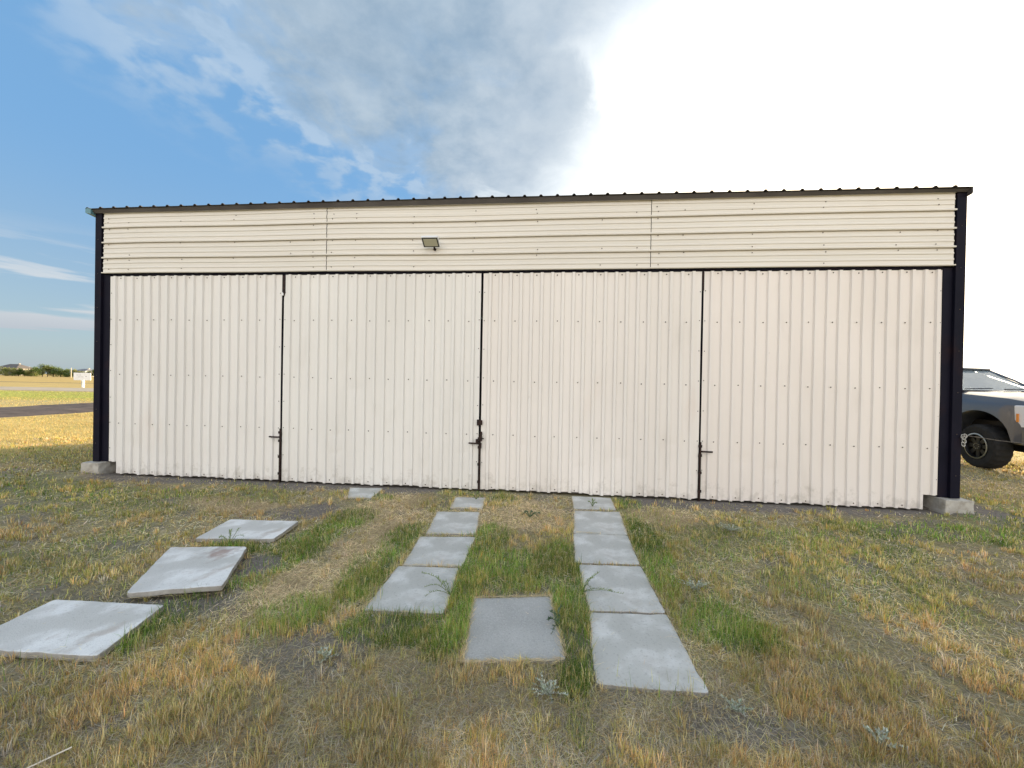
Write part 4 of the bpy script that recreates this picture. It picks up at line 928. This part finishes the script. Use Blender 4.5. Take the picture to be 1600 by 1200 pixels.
        bm = bmesh.new(); ring = [(.275, .12), (.27, .155), (.245, .158), (.235, .12), (.24, -.12), (.275, -.12)]; rr_ = []
        for k in range(40):
            a_ = 2*math.pi*k/40; rr_.append([bm.verts.new((r*math.cos(a_), w_, r*math.sin(a_))) for r, w_ in ring])
        for k in range(40):
            a, b = rr_[k], rr_[(k+1) % 40]
            for j in range(5): f = bm.faces.new((a[j], a[j+1], b[j+1], b[j])); f.material_index = 0 if j < 2 else 1
        for k in range(8):
            a_ = 2*math.pi*k/8; d = Vector((math.cos(a_), 0, math.sin(a_))); t_ = Vector((-math.sin(a_), 0, math.cos(a_)))
            q = [d*.07-t_*.035, d*.07+t_*.035, d*.24+t_*.045, d*.24-t_*.045]; A = [bm.verts.new(p+Vector((0, .11, 0))) for p in q]; B2 = [bm.verts.new(p+Vector((0, .05, 0))) for p in q]
            bm.faces.new(A).material_index = 1
            for j in range(4): bm.faces.new((A[j], B2[j], B2[(j+1) % 4], A[(j+1) % 4])).material_index = 1
        tube(bm, [(0, .03, 0), (0, .125, 0)], .09, 16, 1)
        for k in range(8): a_ = 2*math.pi*k/8+.2; tube(bm, [(.055*math.cos(a_), .12, .055*math.sin(a_)), (.055*math.cos(a_), .14, .055*math.sin(a_))], .009, 6, 0)
        return tyre, bm
    ty, ri = wheel(); wh = None
    blackrim = material('black_alloy', (.02, .02, .022), .35, .6)
    first = None
    for (s, side) in ((wf, -1), (wf, 1), (wr, -1), (wr, 1)):
        if first is None:
            tyre = finish('tyre', ty, rubber, None); rim = finish('rim', ri, [chrome, blackrim], None); first = (tyre, rim)
        else:
            tyre = first[0].copy(); rim = first[1].copy(); C.objects.link(tyre); C.objects.link(rim)
        w = empty('wheel', (-s, side*.86, .463), (rad(180) if side < 0 else 0)+(rad(-9) if s == wf else 0)); w.parent = T; tyre.parent = w; rim.parent = w
    return T
make_truck()

# ------------------------------------------------------------------ distance: trees, houses, sign, pole
LEAF = blade_material('leaves', .3)
def tree(x, y, h, wd, label, seed, cols, kind):
    rs = np.random.default_rng(seed); root = empty('tree', (x, y, 0), label=label, cat='tree' if kind != 'bush' else 'bush', group='trees in the far hedge row')
    bm = bmesh.new(); tube(bm, [(0, 0, -.1), (.05, 0, h*.3), (.1, .05, h*.7)], [.16, .12, .04], 7)
    for k in range(6):
        a_ = rs.random()*6.28; tube(bm, [(.05, 0, h*(.15+.08*k)), (math.cos(a_)*wd*.3, math.sin(a_)*wd*.3, h*(.4+.08*k))], [.06, .02], 5)
    finish('trunk', bm, MT['bark'], root)
    nl = 3200; nb = 28; cb = np.stack([rs.normal(0, wd*.24, nb), rs.normal(0, wd*.24, nb), h*((.12 if kind == 'bush' else .2)+(.72 if kind == 'bush' else .66)*rs.random(nb))], -1); cr = wd*.18*rs.uniform(.6, 1.25, nb)
    cb[:, :2] *= (1.15-(cb[:, 2:3]/h)*.75)
    k = rs.integers(0, nb, nl); v = rs.normal(0, 1, (nl, 3)); v /= np.linalg.norm(v, axis=1)[:, None]; p = cb[k]+v*(cr[k]*rs.random(nl)**.4)[:, None]; p[:, 2] = np.maximum(p[:, 2]*1.0, .05)
    base = np.array(cols)[rs.integers(0, len(cols), nb)][k]*(rs.uniform(.75, 1.3, (nl, 1)))
    o = blades('crown', p[:, 0], p[:, 1], p[:, 2], rs.uniform(.18, .38, nl), rs.uniform(.12, .24, nl), rs.random(nl)*6.28, rs.uniform(.2, 2.4, nl), rs.uniform(-.4, .6, nl), base, LEAF); o.parent = root
A0 = Vector((-318, 150)); A1 = Vector((-105, 176)); T1 = [(.17, .23, .07), (.25, .29, .10), (.12, .17, .05)]; T2 = [(.30, .33, .12), (.36, .36, .15), (.22, .26, .09)]
def hedge_pt(pxn, Z=190): # lateral position along the row
    return camxy((pxn-800)/600*Z, Z)
rowdef = [(-60, 4.6, 7, T1, 'bush'), (-30, 4.2, 6, T2, 'bush'), (-8, 4.8, 7, T1, 'bush'), (8, 4.2, 6.5, T2, 'bush'), (19, 4.3, 5.5, T2, 'bush'), (29, 3.9, 5, T1, 'bush'), (38, 3.7, 6, T1, 'bush'), (49, 4.0, 6, T2, 'bush'),
          (57, 4.8, 6, T1, 'tree'), (66, 6.6, 5.5, T1, 'tree'), (74, 5.4, 6.5, T2, 'tree'), (83, 5.2, 7, T1, 'tree'), (94, 4.4, 6.5, T1, 'bush'), (103, 3.9, 6, T1, 'bush'), (116, 4.2, 4, T2, 'tree'), (128, 3.2, 5, T2, 'bush'), (139, 3.2, 5, T1, 'bush'), (150, 4.0, 5, T1, 'tree'), (175, 4.5, 6, T1, 'tree'), (205, 5.2, 7, T2, 'tree')]
words = ['low dark bush out past the left end of the far hedge', 'pale bush beyond the left edge of the far hedge', 'dark bush at the very left edge of the hedge below the grey roof', 'yellow green bush below the left part of the wide grey roof',
         'yellowish bush below the ridge of the wide grey roof', 'low dark bush under the right end of the wide grey roof', 'dark low bush right of the wide grey roofed house', 'olive bush just left of the tallest tree group',
         'dark tree touching the tallest tree on its left', 'tallest tree of the far hedge, with an uneven top', 'lighter tree touching the tallest tree on its right', 'broad dark tree right of the tallest pair', 'dark bush between the broad tree and the pale pole',
         'dark bush at the foot of the pale pole', 'thin pale tree just right of the pale pole', 'low olive bush behind the white sign', 'low dark bush behind the right end of the white sign', 'dark tree beside the left corner post of the hangar', 'dark tree hidden behind the hangar, nearer the post', 'olive tree hidden behind the hangar, farthest right']
for i, ((pn, h_, w_, cs, kd), wl) in enumerate(zip(rowdef, words)):
    tx, ty_ = hedge_pt(pn, 188+(i*37 % 9)); tree(tx, ty_, h_, w_, wl, 300+i, cs, kd)
def house(pxn, Z, w, d, hw_, hr, wallc, roofc, label, wins):
    px_, py_ = camxy((pxn-800)/600*Z, Z); Hh = empty('house', (px_, py_, 0), yaw, label=label, cat='house')
    bm = bmesh.new(); box(bm, -w/2, w/2, -d/2, d/2, 0, hw_); finish('wall', bm, noisy('render_wall', [(.3, wallc), (.7, tuple(c*1.1 for c in wallc))], scale=.6, rough=.8), Hh)
    bm = bmesh.new(); e = .5; v = [bm.verts.new(p) for p in [(-w/2-e, -d/2-e, hw_+.004), (w/2+e, -d/2-e, hw_+.004), (w/2+e, d/2+e, hw_+.004), (-w/2-e, d/2+e, hw_+.004), (-w/2+w*.28, 0, hr), (w/2-w*.28, 0, hr)]]
    for f in ((0, 1, 5, 4), (1, 2, 5), (2, 3, 4, 5), (3, 0, 4), (3, 2, 1, 0)): bm.faces.new([v[k] for k in f])
    rf = finish('roof', bm, noisy('shingles', [(.3, roofc), (.7, tuple(c*1.3 for c in roofc))], scale=.8, rough=.9), Hh)
    bm = bmesh.new(); box(bm, w*.16, w*.16+.8, -.2, .6, hr-.8, hr+.45); finish('chimney', bm, MT['footing'], rf)
    for (a, b, c_, e_) in wins:
        bm = bmesh.new(); box(bm, a-.08, b+.08, -d/2-.06, -d/2-.003, c_-.08, e_+.08); f = finish('window', bm, MT['white'], Hh)
        bm = bmesh.new(); box(bm, a, b, -d/2-.075, -d/2-.063, c_, e_); finish('pane', bm, material('dark_pane', (.03, .04, .05), .1), f)
house(23, 262, 15, 10, 4.6, 7.6, (.42, .38, .34), (.10, .09, .085), 'house with a wide grey hipped roof above the hedge, at the far left', [(-5, -3.5, 2.8, 4), (-1, .5, 2.8, 4), (3, 4.5, 2.8, 4)])
house(41, 268, 6, 8, 4.2, 5.6, (.5, .48, .46), (.13, .12, .12), 'small pale house right of the wide grey roof, behind the hedge', [(-1, .5, 2.6, 3.8)])
house(134, 250, 8, 8, 3.6, 5.0, (.62, .62, .62), (.15, .15, .16), 'white walled house behind the white sign, near the corner post', [(-2, -.8, 1.8, 3.0), (1, 2.2, 1.8, 3.0)])
# airfield sign
sx_, sy2 = camxy((128.5-800)/600*47.5, 47.5); sg = empty('sign', (sx_, sy2, 0), yaw, label='white rectangular sign board with faint dark lines on a white post', cat='sign')
bm = bmesh.new(); box(bm, -1.05, 1.05, -.03, .03, .88, 1.80); finish('board', bm, noisy('sign_white', [(.3, (.72, .70, .67)), (.7, (.82, .80, .78))], scale=2, rough=.6), sg)
bm = bmesh.new()
for a, b, c_, e_ in ((-.70, -.42, 1.50, 1.54), (-.38, -.12, 1.50, 1.54), (-.50, -.22, 1.26, 1.30), (-.17, .18, 1.26, 1.30), (.42, .58, 1.30, 1.38)): box(bm, a, b, -.034, -.0315, c_, e_)
finish('faded_mark', bm, material('faded_ink', (.30, .28, .29), .7), sg)
bm = bmesh.new(); box(bm, .0, .20, -.10, .10, -.1, .876); finish('post', bm, MT['white'], sg)
bm = bmesh.new(); box(bm, .065, .125, -.108, -.1015, .22, .80); finish('post_slot', bm, MT['black'], sg)
px_, py_ = camxy((111-800)/600*170, 170); bm = bmesh.new(); tube(bm, [(0, 0, -.2), (0, 0, 4.3)], [.14, .10], 8)
o = finish('pole', bm, material('pale_wood', (.58, .52, .38), .8), loc=(px_, py_, 0)); tag(o, 'thin pale wooden pole standing before the far hedge, left of the white sign', 'pole')
